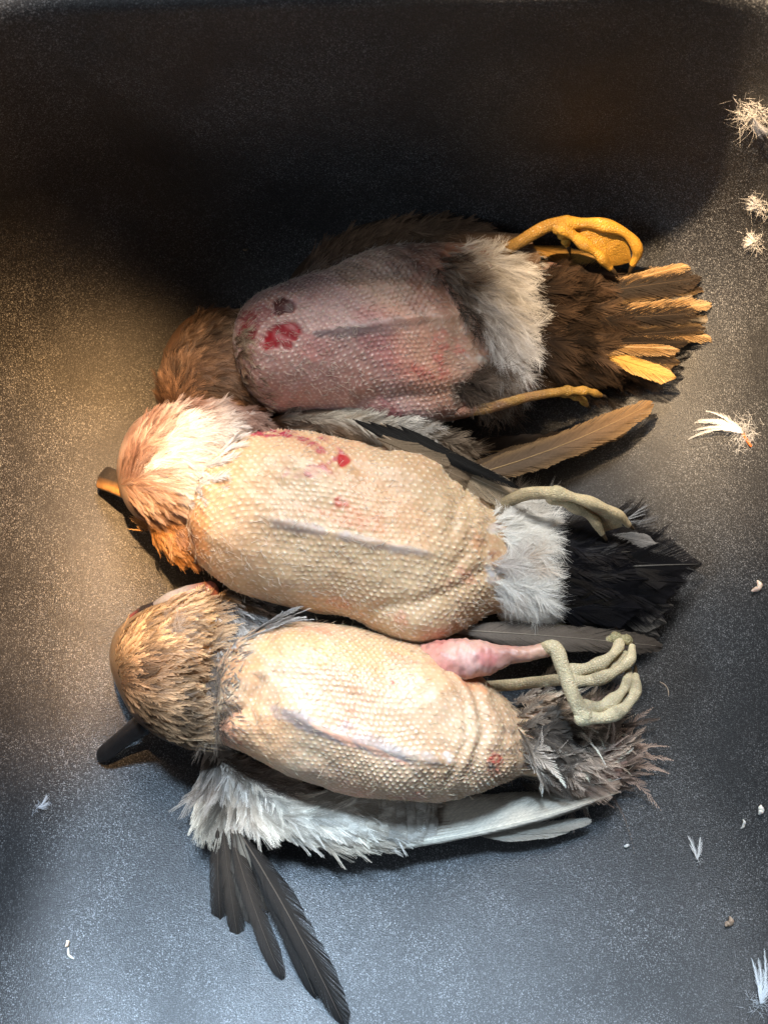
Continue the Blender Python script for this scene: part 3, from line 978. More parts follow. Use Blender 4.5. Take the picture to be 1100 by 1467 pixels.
    for k, t in enumerate(tips):
        f = k / (len(tips) - 1)
        b = (822 + rng.uniform(-12, 14), 414 + 100 * f + rng.uniform(-4, 4))
        z = .058 - .022 * rng.uniform(0, 1)
        light = k in (0, 5, 8, 13)
        c0_ = (146, 114, 74) if light else (40, 33, 28)
        c1_ = (196, 166, 124) if light else ((196, 182, 162) if k % 3 == 1 else (60, 50, 42))
        ce = (196, 166, 124) if light else ((150, 122, 86) if k % 2 else (74, 60, 48))
        quill('tail_feather', root, b, t, .031, z * .66, rng.uniform(20, 32), c0_, c1_, ce, bend=rng.uniform(-.10, .10), lift=.08, roll=rng.uniform(-.6, .6), shape='blade', rag=.10, rng=rng, nb=150, jit=.07,
              cshaft=(214, 190, 150) if light else (90, 74, 58), tipc=.72)
    quill('tail_feather', root, (862, 506), (968, 540), .034, .030, 30, (210, 164, 84), (232, 190, 116), (240, 204, 140), bend=.05, lift=.08, shape='blade', rng=rng)
    quill('tail_feather', root, (752, 352), (866, 380), .030, .022, 30, (214, 164, 84), (226, 180, 104), (230, 190, 120), lift=.04, shape='blade', rng=rng)

    # far foot, golden with its web
    yl = (206, 154, 58)
    foot(root, [(700, 372, .046), (745, 346, .056), (790, 322, .062), (812, 318, .064)], [.0060, .0056, .0060, .0064],
         [[(808, 320, .064), (860, 322, .062), (900, 338, .056), (913, 362, .046), (906, 378, .038)],
          [(806, 326, .064), (832, 346, .060), (858, 366, .054), (874, 384, .046)],
          [(800, 326, .062), (808, 338, .056), (812, 350, .050)]],
         yl, .0058, web=[([(814, 322, .064), (860, 328, .061), (896, 345, .053), (904, 374, .040)], [(814, 328, .062), (834, 348, .058), (858, 366, .052), (872, 380, .045)])], col2=(150, 116, 62))
    # near foot, lying along the tail
    foot(root, [(640, 592, .050), (700, 584, .052), (760, 568, .048), (812, 560, .042)], [.0050, .0050, .0042, .0042],
         [[(812, 560, .042), (840, 560, .040), (860, 566, .032)], [(808, 562, .040), (830, 570, .032), (840, 580, .024)]], (178, 138, 66), .0042, col2=(170, 120, 104))
    return root


# ================================================================== second duck: pale yellow, white neck, black tail
def duck_white_neck():
    rng = np.random.default_rng(202)
    root = empty('duck', P(540, 770, 0.0))
    tag(root, 'pale yellow plucked duck with white neck patch and black tail, middle of the three', 'duck', 'plucked ducks lying on their backs')
    body = MB()
    st = [(275, 742, 778, .046, .040), (279, 722, 792, .058, .041), (288, 698, 806, .070, .042), (304, 670, 822, .079, .043), (330, 642, 840, .085, .043), (362, 624, 854, .088, .043),
          (400, 618, 866, .089, .043), (450, 624, 876, .089, .042), (500, 634, 884, .088, .042), (545, 645, 900, .086, .041), (590, 650, 914, .082, .040),
          (630, 668, 910, .076, .038), (670, 698, 896, .067, .035), (705, 728, 880, .058, .032), (760, 745, 880, .050, .028), (830, 755, 885, .040, .022),
          (890, 770, 880, .030, .017), (930, 790, 865, .022, .014), (945, 815, 840, .017, .012)]
    mag = (170, 40, 78); red = (176, 24, 30)
    spots = [(395, 622, 40, 7, 0, mag, 0.9, 1), (430, 628, 40, 10, -12, mag, 0.75, 1), (465, 645, 24, 14, -30, mag, 0.7, 1), (476, 668, 26, 12, 20, (186, 60, 90), 0.65, 1), (450, 676, 22, 8, 10, mag, 0.6, 1),
             (491, 660, 10, 11, 0, red, 0.98), (488, 721, 9, 8, 0, (176, 56, 44), 0.8, 1), (405, 680, 9, 7, 0, (180, 70, 90), .55, 1), (520, 745, 60, 16, -14, (204, 120, 84), 0.4, 1),
             (470, 735, 60, 10, -14, (206, 130, 90), 0.35, 1), (420, 756, 70, 9, -12, (150, 134, 130), 0.59), (520, 775, 80, 8, -13, (150, 132, 126), 0.55), (600, 790, 40, 8, -10, (176, 166, 160), 0.50),  # grey strips put the shade beside the keel into the skin
             (480, 864, 26, 10, 0, (206, 130, 92), 0.4, 1), (575, 882, 14, 8, 0, (200, 110, 80), 0.4, 1), (690, 770, 20, 22, 0, (214, 140, 100), 0.4, 1), (660, 830, 30, 14, 20, (206, 130, 110), 0.4, 1),
             (283, 770, 18, 40, 0, (222, 150, 86), 0.5), (755, 810, 46, 110, 0, (206, 204, 204), 0.95), (870, 825, 84, 100, 0, (24, 24, 26), 0.98), (712, 790, 9, 12, 0, (130, 60, 56), 0.6, 1)]  # orange spot at the breast front is warm light painted in
    bumps = [(590, 668, 60, 22, -12, .005), (600, 895, 60, 24, 8, .006), (330, 700, 40, 60, 0, .002), (400, 660, 70, 30, 0, .0022), (400, 820, 80, 40, -10, .003)]
    folds = [([(535, 640), (560, 662), (640, 690)], 6, .0015), ([(640, 680), (656, 720), (648, 760)], 7, .0016), ([(664, 700), (676, 740), (668, 790), (640, 830)], 5, .0013),
             ([(540, 872), (590, 866), (640, 850), (690, 820)], 7, .0022), ([(690, 720), (700, 760), (694, 800)], 5, .0012)]
    Vs, Ns = torso(body, st, [(362, 736), (420, 752), (500, 770), (580, 786), (645, 797)], .0027, bumps, folds, spots, (200, 166, 130), (246, 234, 212),
                   .0042, .00058, (270, 712), seed=5, blotch=[((226, 172, 132), 20, 0.2, 0.45, 3), ((232, 208, 170), 14, 0.2, 0.25, 7), ((196, 164, 128), 26, 0.4, 0.4, 9)])
    wt = (232, 230, 228); tn = (176, 142, 122); bn = (108, 80, 68)
    guides = [(190, 680, 60, bn, (154, 118, 102)), (200, 625, 45, bn, (150, 116, 100)), (250, 592, 20, (116, 88, 76), (156, 124, 110)), (320, 588, 0, (116, 88, 78), (152, 120, 106)),
              (365, 602, -8, (120, 94, 82), (150, 122, 108)), (212, 626, 30, (150, 118, 102), (200, 176, 160)), (230, 640, 22, wt), (248, 615, 14, wt), (310, 625, -2, wt), (214, 660, 20, wt), (285, 665, 0, wt),
              (193, 655, 34, (150, 116, 100), (206, 180, 164)), (236, 692, 0, wt), (262, 704, -8, wt), (212, 705, -20, (170, 134, 114), (214, 186, 166)), (195, 700, -35, tn, (212, 184, 160)), (200, 735, -40, (140, 104, 84), (186, 150, 122)), (245, 742, -40, (170, 130, 104), (206, 172, 146)), (325, 665, 0, wt), (300, 700, -8, wt)]
    dome(body, [(172, 690), (176, 650), (196, 612), (236, 588), (290, 576), (345, 584), (385, 602), (372, 640), (335, 690), (300, 738), (240, 752), (196, 742)], (268, 664), .074, guides)
    dome(body, [(212, 742), (250, 728), (292, 740), (300, 790), (280, 812), (244, 802), (222, 775)], (258, 772), .046, srgb(120, 80, 50))
    bv = body.bvh()
    body.build('body', M_SKIN, root, origin=root.location)
    filaments(root, Vs, Ns, 1700, (240, 230, 214), rng=rng)

    neck = MB()
    plumage(neck, bv, [(172, 690), (178, 650), (198, 612), (238, 590), (290, 578), (345, 586), (372, 602), (328, 626), (304, 680), (282, 722), (240, 748), (196, 740)], 900, guides,
            L=(.010, .019), W=(.0032, .0058), lift=(.03, .13), ang_jit=9, nb=18, rag=.24, shape='ovate', clump=4, jit=.11, rng=rng, cj=.05, dark_base=.97)
    # long wisps lapping over the bare breast
    e = np.array([(372, 602), (346, 622), (334, 650), (322, 680), (306, 705), (288, 722)], float)
    i = rng.integers(0, 5, 120); t = rng.uniform(0, 1, 120)
    pp = e[i] * (1 - t[:, None]) + e[i + 1] * t[:, None] + rng.normal(size=(120, 2)) * 5 - np.array([30, 0])
    B, D, Nn = lay(bv, pp, 12 - 34 * (i + t) / 5 + rng.normal(0, 14, 120))
    c0 = np.where((i[:, None] == 0), srgb(150, 120, 104), srgb(238, 236, 232))
    barb_feathers(neck, B + Nn * .0012, D, Nn, rng.uniform(.008, .015, 120), rng.uniform(.002, .0035, 120), lift=.15, droop=.16, c0=c0, nb=12, rag=.4, shape='spike', clump=3, jit=.18, rng=rng,
                  bend=rng.normal(0, .15, 120))
    # cheek below the neck, its sunlight put into the orange feather colours
    plumage(neck, bv, [(206, 745), (250, 735), (274, 745), (272, 790), (262, 802), (240, 792), (220, 772)], 120,
            [(225, 755, -50, (170, 120, 70), (206, 156, 100)), (258, 760, -35, (120, 84, 60), (170, 124, 90)), (265, 785, -30, (130, 92, 62), (180, 132, 92)), (245, 790, -40, (180, 124, 62), (206, 150, 90))],
            L=(.010, .017), W=(.002, .004), lift=(.05, .18), nb=14, rag=.3, clump=3, jit=.12, rng=rng)
    p2 = np.array([(214 + rng.uniform(-6, 14), 752 + rng.uniform(-6, 10)) for _ in range(40)])
    B = P(p2[:, 0], p2[:, 1], np.full(40, .028)); a = np.radians(rng.normal(150, 16, 40))
    barb_feathers(neck, B, np.c_[np.cos(a), np.sin(a), rng.uniform(-.2, .1, 40)], (0, 0, 1), rng.uniform(.006, .014, 40), .0022, lift=.1, c0=srgb(190, 142, 90), c1=srgb(226, 190, 140), nb=10, rag=.5, shape='spike', rng=rng)
    neck.build('neck_plumage', M_FEATHER, root, kind='stuff')
    bill(root, [(200, 704, .030), (178, 696, .026), (160, 689, .020), (143, 683, .013)], [.0085, .0082, .0080, .0085], [.006, .0048, .0034, .0022], (64, 56, 48), (30, 28, 28), sidecol=(206, 150, 84), side=-1)

    # far wing: arm and coverts beside the body, then flight feathers
    wing = MB()
    dome(wing, [(376, 612), (410, 596), (480, 592), (560, 600), (640, 622), (660, 650), (600, 655), (520, 648), (440, 628)], (520, 620), .060, srgb(120, 104, 88))
    wb = wing.bvh()
    plumage(wing, wb, [(378, 610), (410, 597), (480, 594), (560, 602), (636, 624), (650, 648), (590, 648), (500, 640), (430, 625)], 260,
            [(400, 605, 8, (112, 100, 86), (176, 164, 148)), (470, 598, -2, (196, 184, 164), (228, 220, 206)), (540, 602, -8, (214, 204, 186), (236, 230, 220)), (450, 616, -12, (120, 104, 88), (160, 142, 122)),
             (530, 628, -14, (112, 98, 82), (150, 132, 112)), (610, 630, -16, (122, 106, 88), (160, 142, 122))],
            L=(.014, .024), W=(.004, .008), lift=(.05, .16), nb=16, rag=.3, clump=4, jit=.14, rng=rng)
    wo = wing.build('wing', M_FEATHER, root, origin=P(520, 620, 0))
    quill('flight_feather', wo, (545, 606), (742, 702), .062, .050, 26, (150, 132, 108), (182, 162, 136), (200, 182, 158), bend=.10, lift=.03, rng=rng, shape='blade', cshaft=(222, 208, 186))
    quill('flight_feather', wo, (560, 622), (738, 712), .064, .052, 40, (168, 148, 122), (196, 176, 148), (206, 188, 162), bend=.06, lift=.03, rng=rng, shape='blade', cshaft=(226, 212, 190))
    quill('flight_feather', wo, (548, 624), (668, 688), .067, .060, 44, (122, 104, 84), (148, 128, 104), (110, 92, 74), bend=.04, lift=.03, rng=rng, shape='round', cshaft=(170, 150, 126))
    quill('flight_feather', wo, (540, 628), (640, 668), .068, .064, 36, (132, 114, 92), (154, 134, 110), bend=.04, lift=.03, rng=rng, shape='round')
    for k in range(4):
        quill('flight_feather', wo, (505 + 22 * k, 600 + 3 * k), (690 + 18 * k, 672 + 9 * k), .069 - .001 * k, .058, 15, (34, 32, 30), (22, 22, 22), bend=.10, lift=.03, rng=rng, mat=M_GLOSSF, shape='blade')
    # the long primaries curving away over the sink floor
    for k, (b, t, wd, z) in enumerate([((640, 690), (932, 578), 40, .018), ((655, 672), (905, 600), 40, .013), ((650, 650), (860, 628), 44, .010), ((640, 640), (800, 640), 40, .009)]):
        quill('flight_feather', wo, b, t, .030 - .004 * k, z + .004, wd, (112, 92, 72) if k < 2 else (64, 54, 46), (142, 112, 78) if k < 2 else (84, 70, 58), (166, 134, 92) if k < 2 else None,
              bend=.13 if k < 2 else .06, lift=-.02, rng=rng, shape='blade', cshaft=(190, 160, 116), nb=150)
    tuft = MB()
    n = 60
    p2 = np.c_[rng.uniform(560, 625, n), rng.uniform(612, 624, n)]
    B, D, Nn = lay(wb, p2, rng.normal(-10, 50, n))
    barb_feathers(tuft, B + Nn * .002, D, Nn, rng.uniform(.004, .010, n), rng.uniform(.002, .004, n), lift=.5, droop=.3, c0=srgb(196, 190, 182), nb=9, rag=.6, clump=2, jit=.6, thick=.5, rng=rng)
    tuft.build('down_tuft', M_DOWN, wo, kind='stuff')

    # near wing, mostly under the body: dark feathers in the gap and one long grey quill
    w2 = MB()
    dome(w2, [(300, 830), (360, 838), (440, 870), (530, 885), (560, 915), (480, 905), (400, 895), (330, 900), (296, 880)], (410, 875), .030, srgb(70, 64, 60))
    w2b = w2.bvh()
    plumage(w2, w2b, [(300, 835), (360, 842), (440, 872), (530, 888), (545, 908), (480, 902), (400, 892), (330, 895), (300, 878)], 120,
            [(330, 860, -25, (96, 90, 84), (140, 134, 128)), (450, 885, -12, (84, 78, 74), (112, 106, 100))], L=(.018, .03), W=(.006, .010), lift=(.03, .12), nb=18, rag=.2, rng=rng, zref=.025)
    wo2 = w2.build('wing', M_FEATHER, root, origin=P(410, 875, 0))
    quill('flight_feather', wo2, (640, 902), (948, 926), .040, .034, 34, (118, 108, 98), (70, 62, 56), (88, 80, 72), bend=-.03, lift=.02, rng=rng, shape='blade', cshaft=(150, 140, 126), nb=150)
    quill('flight_feather', wo2, (640, 912), (900, 922), .034, .028, 34, (96, 88, 80), (60, 54, 50), bend=-.02, lift=.02, rng=rng, shape='blade', nb=150)
    for k in range(4):
        quill('flight_feather', wo2, (400 + 30 * k, 862 + 8 * k), (560 + 40 * k, 898 + 4 * k), .030, .028, 30, (92, 86, 82), (120, 112, 106), bend=.05, lift=.02, rng=rng, shape='round')

    # white fluff at the vent, black coverts
    band = MB()
    wf = (250, 247, 240)
    for poly, gd, n in (([(702, 725), (725, 712), (755, 720), (772, 745), (770, 775), (750, 788), (725, 782), (706, 760)], [(712, 740, 20, wf), (745, 725, 5, wf), (760, 760, -15, wf), (720, 775, -30, wf)], 170),
                        ([(702, 805), (725, 790), (752, 796), (764, 812), (750, 828), (715, 828)], [(715, 805, 5, (214, 206, 200), wf), (755, 805, 5, (226, 206, 186), wf)], 80),
                        ([(702, 835), (730, 820), (760, 828), (768, 860), (760, 890), (735, 900), (710, 885)], [(712, 845, -5, wf), (755, 840, -5, wf), (716, 885, -35, wf), (755, 885, -10, wf)], 170)):
        plumage(band, bv, poly, n, gd, L=(.009, .018), W=(.004, .008), lift=(.2, .7), ang_jit=22, nb=26, rag=.5, shape='ovate', clump=4, jit=.25, thick=.55, a0=34, a1=12, shaft=.012, rng=rng, bend=.35, dark_base=.95, cj=.05)
    band.build('belly_down', M_DOWN, root, kind='stuff')
    cov = MB()
    bk = (15, 15, 17); bk2 = (28, 28, 33)
    plumage(cov, bv, [(758, 760), (830, 745), (885, 765), (905, 795), (908, 840), (890, 885), (830, 900), (760, 892), (768, 830)], 420,
            [(800, 770, -3, bk, bk2), (880, 790, -8, bk, bk2), (850, 840, -2, bk, bk2), (800, 880, 2, bk, bk2), (900, 870, 6, bk, (52, 50, 52))],
            L=(.016, .029), W=(.008, .013), lift=(.04, .2), ang_jit=12, nb=24, rag=.15, clump=5, jit=.10, rng=rng, cj=.2)
    cov.build('tail_coverts', M_GLOSSF, root, kind='stuff')
    for b, t, wd, z, a, c, cs in [((850, 815), (1006, 808), 70, .046, bk, bk2, (90, 88, 84)), ((850, 800), (985, 812), 66, .044, bk, bk2, None), ((850, 832), (985, 834), 66, .042, bk, bk2, None), ((850, 820), (970, 850), 66, .038, (30, 30, 32), (50, 48, 48), None),
                                  ((850, 850), (965, 868), 50, .032, (52, 50, 50), (110, 106, 102), None), ((850, 862), (955, 892), 46, .028, (60, 58, 56), (136, 132, 126), None),
                                  ((840, 872), (945, 912), 44, .024, (48, 46, 46), (104, 100, 96), None), ((880, 772), (966, 798), 24, .040, (104, 102, 100), (160, 158, 156), (170, 168, 164)),
                                  ((872, 766), (940, 780), 24, .043, (110, 108, 106), (164, 162, 160), None), ((800, 795), (905, 790), 50, .060, bk, bk2, (120, 116, 108)), ((780, 775), (890, 775), 50, .058, bk, bk2, None), ((800, 830), (930, 830), 56, .056, bk, bk2, None), ((790, 865), (920, 872), 54, .048, bk, bk2, None)]:
        quill('tail_feather', root, b, t, min(z, .034 if b[0] > 820 else .043), min(z, .045) * .8, wd, a, c, bend=rng.uniform(-.03, .03), lift=.05, roll=rng.uniform(-.15, .15), mat=M_GLOSSF, rng=rng, cshaft=cs, nb=150, rag=.04)
    tn2 = (206, 188, 150)
    foot(root, [(696, 738, .040), (752, 708, .057), (800, 706, .064)], [.0060, .0058, .0058],
         [[(796, 706, .064), (840, 718, .062), (880, 734, .056), (900, 752, .046)], [(790, 712, .060), (822, 726, .056), (850, 744, .052), (862, 764, .046)]],
         tn2, .0052, web=[([(800, 710, .062), (840, 722, .059), (878, 738, .053), (892, 754, .045)], [(800, 716, .058), (824, 728, .054), (848, 744, .050), (862, 762, .044)])], col2=(160, 138, 100))
    foot(root, [(800, 900, .030), (850, 918, .032), (884, 914, .034)], [.0052, .005, .005],
         [[(880, 914, .034), (900, 918, .034), (908, 930, .028)]], (168, 158, 120), .0048)
    return root


# ================================================================== third duck: tan, dark bill, pale wing
def duck_dark_bill():
    rng = np.random.default_rng(303)
    root = empty('duck', P(530, 1040, 0.0))
    tag(root, 'tan plucked duck with scaly brown head, dark bill and pale spread wing', 'duck', 'plucked ducks lying on their backs')
    body = MB()
    st = [(309, 985, 1018, .046, .040), (313, 964, 1036, .056, .041), (324, 940, 1054, .067, .042), (346, 916, 1074, .076, .043), (376, 900, 1092, .082, .043), (415, 890, 1110, .086, .043),
          (460, 890, 1126, .088, .043), (510, 900, 1139, .088, .042), (560, 914, 1146, .086, .041), (610, 922, 1147, .083, .040), (655, 944, 1141, .077, .038), (695, 975, 1129, .068, .036),
          (725, 1005, 1117, .058, .033), (745, 1020, 1112, .050, .029), (790, 1018, 1120, .042, .024), (840, 1028, 1120, .032, .019), (870, 1050, 1108, .022, .015), (880, 1070, 1090, .016, .012)]
    spots = [(340, 960, 30, 30, 0, (226, 150, 92), 0.5), (330, 1050, 24, 26, 0, (222, 140, 106), 0.55), (440, 1035, 60, 10, -24, (136, 124, 128), 0.63), (520, 1062, 60, 12, -22, (140, 126, 128), 0.55),  # grey keel strips carry its shade in the skin colour
             (590, 1080, 40, 10, -12, (160, 150, 146), 0.50), (480, 1052, 40, 4, -27, (228, 168, 136), 0.7), (550, 1078, 50, 4, -22, (226, 170, 140), 0.7),  # last grey keel shade, then the lit ridge painted as peach lines
             (640, 920, 40, 30, 0, (206, 110, 100), 0.45, 1), (680, 965, 30, 26, 0, (226, 130, 80), 0.4), (710, 1085, 13, 17, 0, (176, 60, 50), 0.85, 1), (700, 1100, 12, 8, 0, (190, 90, 70), 0.5, 1),
             (560, 975, 8, 8, 0, (190, 80, 70), 0.7, 1), (590, 1140, 40, 8, 5, (170, 90, 76), 0.6, 1), (460, 912, 30, 12, 0, (206, 116, 80), 0.45, 1), (420, 930, 50, 26, 0, (228, 162, 100), 0.4), (520, 940, 60, 24, -10, (228, 176, 116), 0.35),
             (640, 1085, 12, 6, 0, (236, 232, 228), 0.5, 1), (600, 945, 60, 12, -16, (198, 110, 84), 0.35, 1), (450, 1110, 60, 12, -12, (176, 140, 118), 0.4), (820, 1070, 80, 80, 0, (110, 96, 84), 0.95)]
    bumps = [(350, 1000, 40, 30, 0, -.003), (335, 1050, 26, 22, 20, .004), (430, 930, 70, 30, -10, .003), (700, 1050, 40, 50, 0, .002), (560, 1110, 110, 30, -8, .002)]
    folds = [([(318, 1030), (352, 1012), (372, 975)], 6, .0030), ([(330, 1020), (360, 1025), (372, 1055)], 5, .0014), ([(640, 930), (676, 975), (694, 1040), (676, 1110)], 5, .0020), ([(655, 955), (684, 1000), (688, 1060), (664, 1110)], 4, .0013),
             ([(630, 950), (664, 1000), (668, 1060), (640, 1120)], 4, .0010), ([(705, 1000), (722, 1040), (716, 1090)], 5, .0012), ([(340, 940), (380, 930), (400, 905)], 4, .0010), ([(330, 958), (370, 950), (396, 930)], 4, .0009)]
    Vs, Ns = torso(body, st, [(405, 1014), (460, 1042), (530, 1068), (600, 1084), (655, 1092)], .0026, bumps, folds, spots, (200, 162, 128), (242, 226, 202),
                   .0037, .00050, (306, 745), seed=8, blotch=[((226, 160, 106), 20, 0.2, 0.5, 4), ((204, 176, 140), 16, 0.3, 0.4, 5), ((222, 146, 118), 28, 0.45, 0.45, 11)])
    # pink skinned thigh and the bare shank
    pk = srgb(206, 132, 122)
    tube(body, pxpts([(596, 962, .050), (640, 948, .057), (674, 945, .060), (706, 942, .059), (730, 938, .060), (760, 936, .060), (782, 930, .060)]), [.012, .0130, .0116, .0086, .0054, .0046, .0046],
         np.array([srgb(214, 166, 136), srgb(204, 132, 122), srgb(206, 164, 154), srgb(194, 144, 134), srgb(136, 88, 80), srgb(158, 122, 106), srgb(150, 134, 104)]), nseg=48, sub=20, rough=.045,
         cnoise=[((186, 96, 94), 90, .35, .5, 4), ((204, 160, 140), 60, .0, .6, 9), ((130, 84, 78), 240, .7, .5, 6)])
    # feathered head turned on its side, neck tucked
    bT, tT, dT = (92, 66, 44), (214, 178, 138), (58, 42, 30)
    guides = [(175, 930, 40, (120, 92, 62), (186, 150, 108)), (200, 895, 25, (128, 96, 60), (206, 168, 120)), (250, 875, 25, (116, 88, 60), tT), (285, 860, 35, (130, 98, 68), (226, 194, 150)),
              (280, 905, 15, (120, 88, 58), (220, 182, 136)), (200, 960, 5, bT, (176, 138, 102)), (240, 960, 10, (104, 74, 48), (206, 166, 124)), (190, 1000, -20, (80, 58, 40), (170, 134, 98)),
              (270, 970, 0, (112, 84, 58), (206, 168, 130)), (230, 1010, -8, bT, (190, 152, 114)), (225, 1042, -25, dT, (150, 120, 90)), (275, 1020, -8, (90, 70, 52), (190, 156, 122)), (290, 1060, -12, dT, (196, 164, 130))]
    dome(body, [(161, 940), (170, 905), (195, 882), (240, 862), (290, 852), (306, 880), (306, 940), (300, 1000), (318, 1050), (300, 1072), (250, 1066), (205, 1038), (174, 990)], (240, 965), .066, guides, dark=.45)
    dome(body, [(290, 860), (340, 850), (380, 880), (360, 960), (345, 1050), (310, 1070), (285, 1030), (285, 930)], (322, 965), .050, srgb(140, 122, 106))
    bv = body.bvh()
    body.build('body', M_SKIN, root, origin=root.location)
    filaments(root, Vs, Ns, 1200, (220, 196, 166), rng=rng)

    head = MB()
    plumage(head, bv, [(163, 940), (172, 906), (196, 884), (240, 864), (286, 854), (300, 880), (296, 940), (288, 1000), (306, 1050), (294, 1068), (250, 1064), (206, 1036), (176, 990)], 720, guides,
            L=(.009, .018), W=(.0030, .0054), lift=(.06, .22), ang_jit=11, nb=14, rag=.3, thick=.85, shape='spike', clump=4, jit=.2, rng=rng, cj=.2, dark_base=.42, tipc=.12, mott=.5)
    # spiky tufts at the rim of the head
    for cx, cy, sx, sy, ang, n, c0, c1 in ((272, 872, 24, 14, 32, 50, (150, 116, 82), (234, 204, 164)), (300, 915, 8, 24, 5, 50, (140, 108, 78), (226, 192, 152)), (288, 1055, 16, 10, -8, 50, (96, 76, 58), (216, 186, 150)),
                                           (280, 985, 10, 30, 0, 60, (116, 90, 66), (204, 168, 130))):
        p2 = np.c_[rng.normal(cx, sx * .6, n), rng.normal(cy, sy * .6, n)]
        B, D, Nn = lay(bv, p2, rng.normal(ang, 12, n))
        barb_feathers(head, B + Nn * .001, D, Nn, rng.uniform(.010, .020, n), rng.uniform(.002, .0034, n), lift=.3, droop=.2, c0=srgb(*c0), c1=srgb(*c1), nb=12, rag=.35, shape='spike', clump=3, jit=.15, rng=rng, tipc=.2)
    plumage(head, bv, [(318, 930), (345, 908), (366, 900), (350, 940), (338, 985), (346, 1030), (330, 1060), (316, 1020), (314, 970)], 90, [(330, 940, 5, (150, 132, 114), (206, 190, 170)), (332, 1030, -15, (130, 108, 90), (190, 166, 144))],
            L=(.004, .010), W=(.0010, .0024), lift=(.1, .3), ang_jit=26, nb=9, rag=.4, shape='spike', clump=3, rng=rng)
    head.build('head_plumage', M_FEATHER, root, kind='stuff')
    down = MB()
    gy = (168, 156, 146)
    plumage(down, bv, [(290, 940), (316, 930), (322, 960), (312, 985), (316, 1020), (322, 1050), (312, 1068), (294, 1050), (280, 1000)], 170,
            [(310, 950, -20, (140, 126, 114), gy), (305, 1000, -10, (120, 106, 94), (170, 154, 140)), (325, 1050, -20, (96, 82, 72), (150, 132, 116))],
            L=(.008, .015), W=(.005, .009), lift=(.1, .4), ang_jit=30, nb=14, rag=.5, clump=2, jit=.5, thick=.4, rng=rng)
    plumage(down, bv, [(235, 890), (262, 882), (268, 915), (250, 940), (235, 920)], 40, [(250, 905, 20, (176, 158, 140), (206, 192, 176))], L=(.006, .011), W=(.004, .007), lift=(.2, .4), ang_jit=30, nb=12, rag=.5, clump=2, jit=.5, thick=.4, rng=rng)
    down.build('neck_down', M_DOWN, root, kind='stuff')
    # long grey shoulder feathers between head and breast
    sh = MB()
    sg = (150, 144, 138); sl = (208, 204, 198)
    plumage(sh, bv, [(285, 850), (330, 838), (372, 870), (390, 900), (350, 920), (318, 930), (300, 905)], 130,
            [(300, 865, -60, (120, 112, 104), sl), (335, 870, -40, (110, 104, 98), (196, 190, 184)), (370, 895, 10, (140, 130, 122), (216, 210, 202)), (320, 915, -45, sg, (220, 214, 206))],
            L=(.020, .034), W=(.004, .007), lift=(.05, .25), ang_jit=16, nb=18, rag=.4, shape='spike', clump=4, jit=.2, rng=rng, zref=.04)
    sh.build('shoulder_plumage', M_FEATHER, root, kind='stuff')
    bill(root, [(236, 1010, .036), (212, 1032, .030), (180, 1056, .020), (140, 1088, .008)], [.0092, .0078, .0060, .0054], [.0056, .0042, .0025, .0015], (30, 29, 29), (22, 22, 23))
    # pale stub with a dark tip showing above the head
    mb = MB()
    tube(mb, pxpts([(300, 848, .030), (272, 858, .030), (245, 866, .028), (222, 874, .024)]), [.007, .0088, .0080, .005], np.array([srgb(176, 120, 112), srgb(150, 145, 142), srgb(146, 141, 138), srgb(120, 114, 110)]), nseg=18, sub=8, flat=.5)
    so = mb.build('wing_stub', M_WET, root, origin=P(260, 862, 0))
    mb = MB()
    tube(mb, pxpts([(224, 873, .024), (206, 880, .022), (192, 886, .019)]), [.0052, .0055, .0036], np.array([srgb(40, 34, 34), srgb(28, 24, 24), srgb(120, 60, 56)]), nseg=14, sub=8, flat=.6)
    mb.build('stub_tip', M_WET, so, origin=P(206, 880, 0.02))

    # spread near wing with pale lining
    wing = MB()
    dome(wing, [(285, 1180), (286, 1110), (296, 1076), (335, 1078), (400, 1112), (480, 1138), (600, 1146), (600, 1152), (600, 1192), (560, 1212), (490, 1220), (430, 1210), (385, 1192), (345, 1176), (310, 1184)], (430, 1165), .034, srgb(170, 158, 146))
    wb = wing.bvh()
    lt, wt, gr = (190, 178, 160), (214, 205, 192), (126, 110, 94)
    plumage(wing, wb, [(287, 1165), (288, 1110), (300, 1080), (335, 1084), (400, 1116), (470, 1140), (580, 1152), (530, 1212), (490, 1214), (430, 1200), (385, 1180), (345, 1162), (312, 1168)], 620,
            [(300, 1100, -95, (150, 128, 110), (196, 180, 166)), (305, 1150, -90, gr, lt), (340, 1110, -60, (150, 134, 118), (206, 194, 182)), (380, 1150, -35, (176, 162, 146), lt), (430, 1185, -14, lt, wt),
             (400, 1190, -24, (160, 144, 126), (214, 204, 190)), (480, 1165, -10, lt, wt), (480, 1205, 6, (186, 172, 154), lt), (440, 1205, -4, (170, 150, 130), lt), (560, 1180, 0, (206, 202, 198), wt), (350, 1150, -70, (170, 150, 130), (214, 200, 184))],
            L=(.008, .015), W=(.005, .008), lift=(.02, .10), nflat=.3, ang_jit=9, nb=26, rag=.12, clump=6, jit=.06, shape='round', thick=.8, tw=.6, rng=rng, zref=.03, cj=.12, dark_base=.70, mott=.42)
    plumage(wing, wb, [(300, 1084), (345, 1086), (420, 1122), (470, 1142), (400, 1136), (340, 1110)], 90, [(330, 1095, -30, (104, 88, 76), (150, 132, 118)), (430, 1130, -15, (120, 104, 92), (170, 154, 140))],
            L=(.010, .016), W=(.004, .007), lift=(.05, .2), nflat=.2, ang_jit=16, nb=14, rag=.4, clump=3, jit=.25, rng=rng, zref=.03)
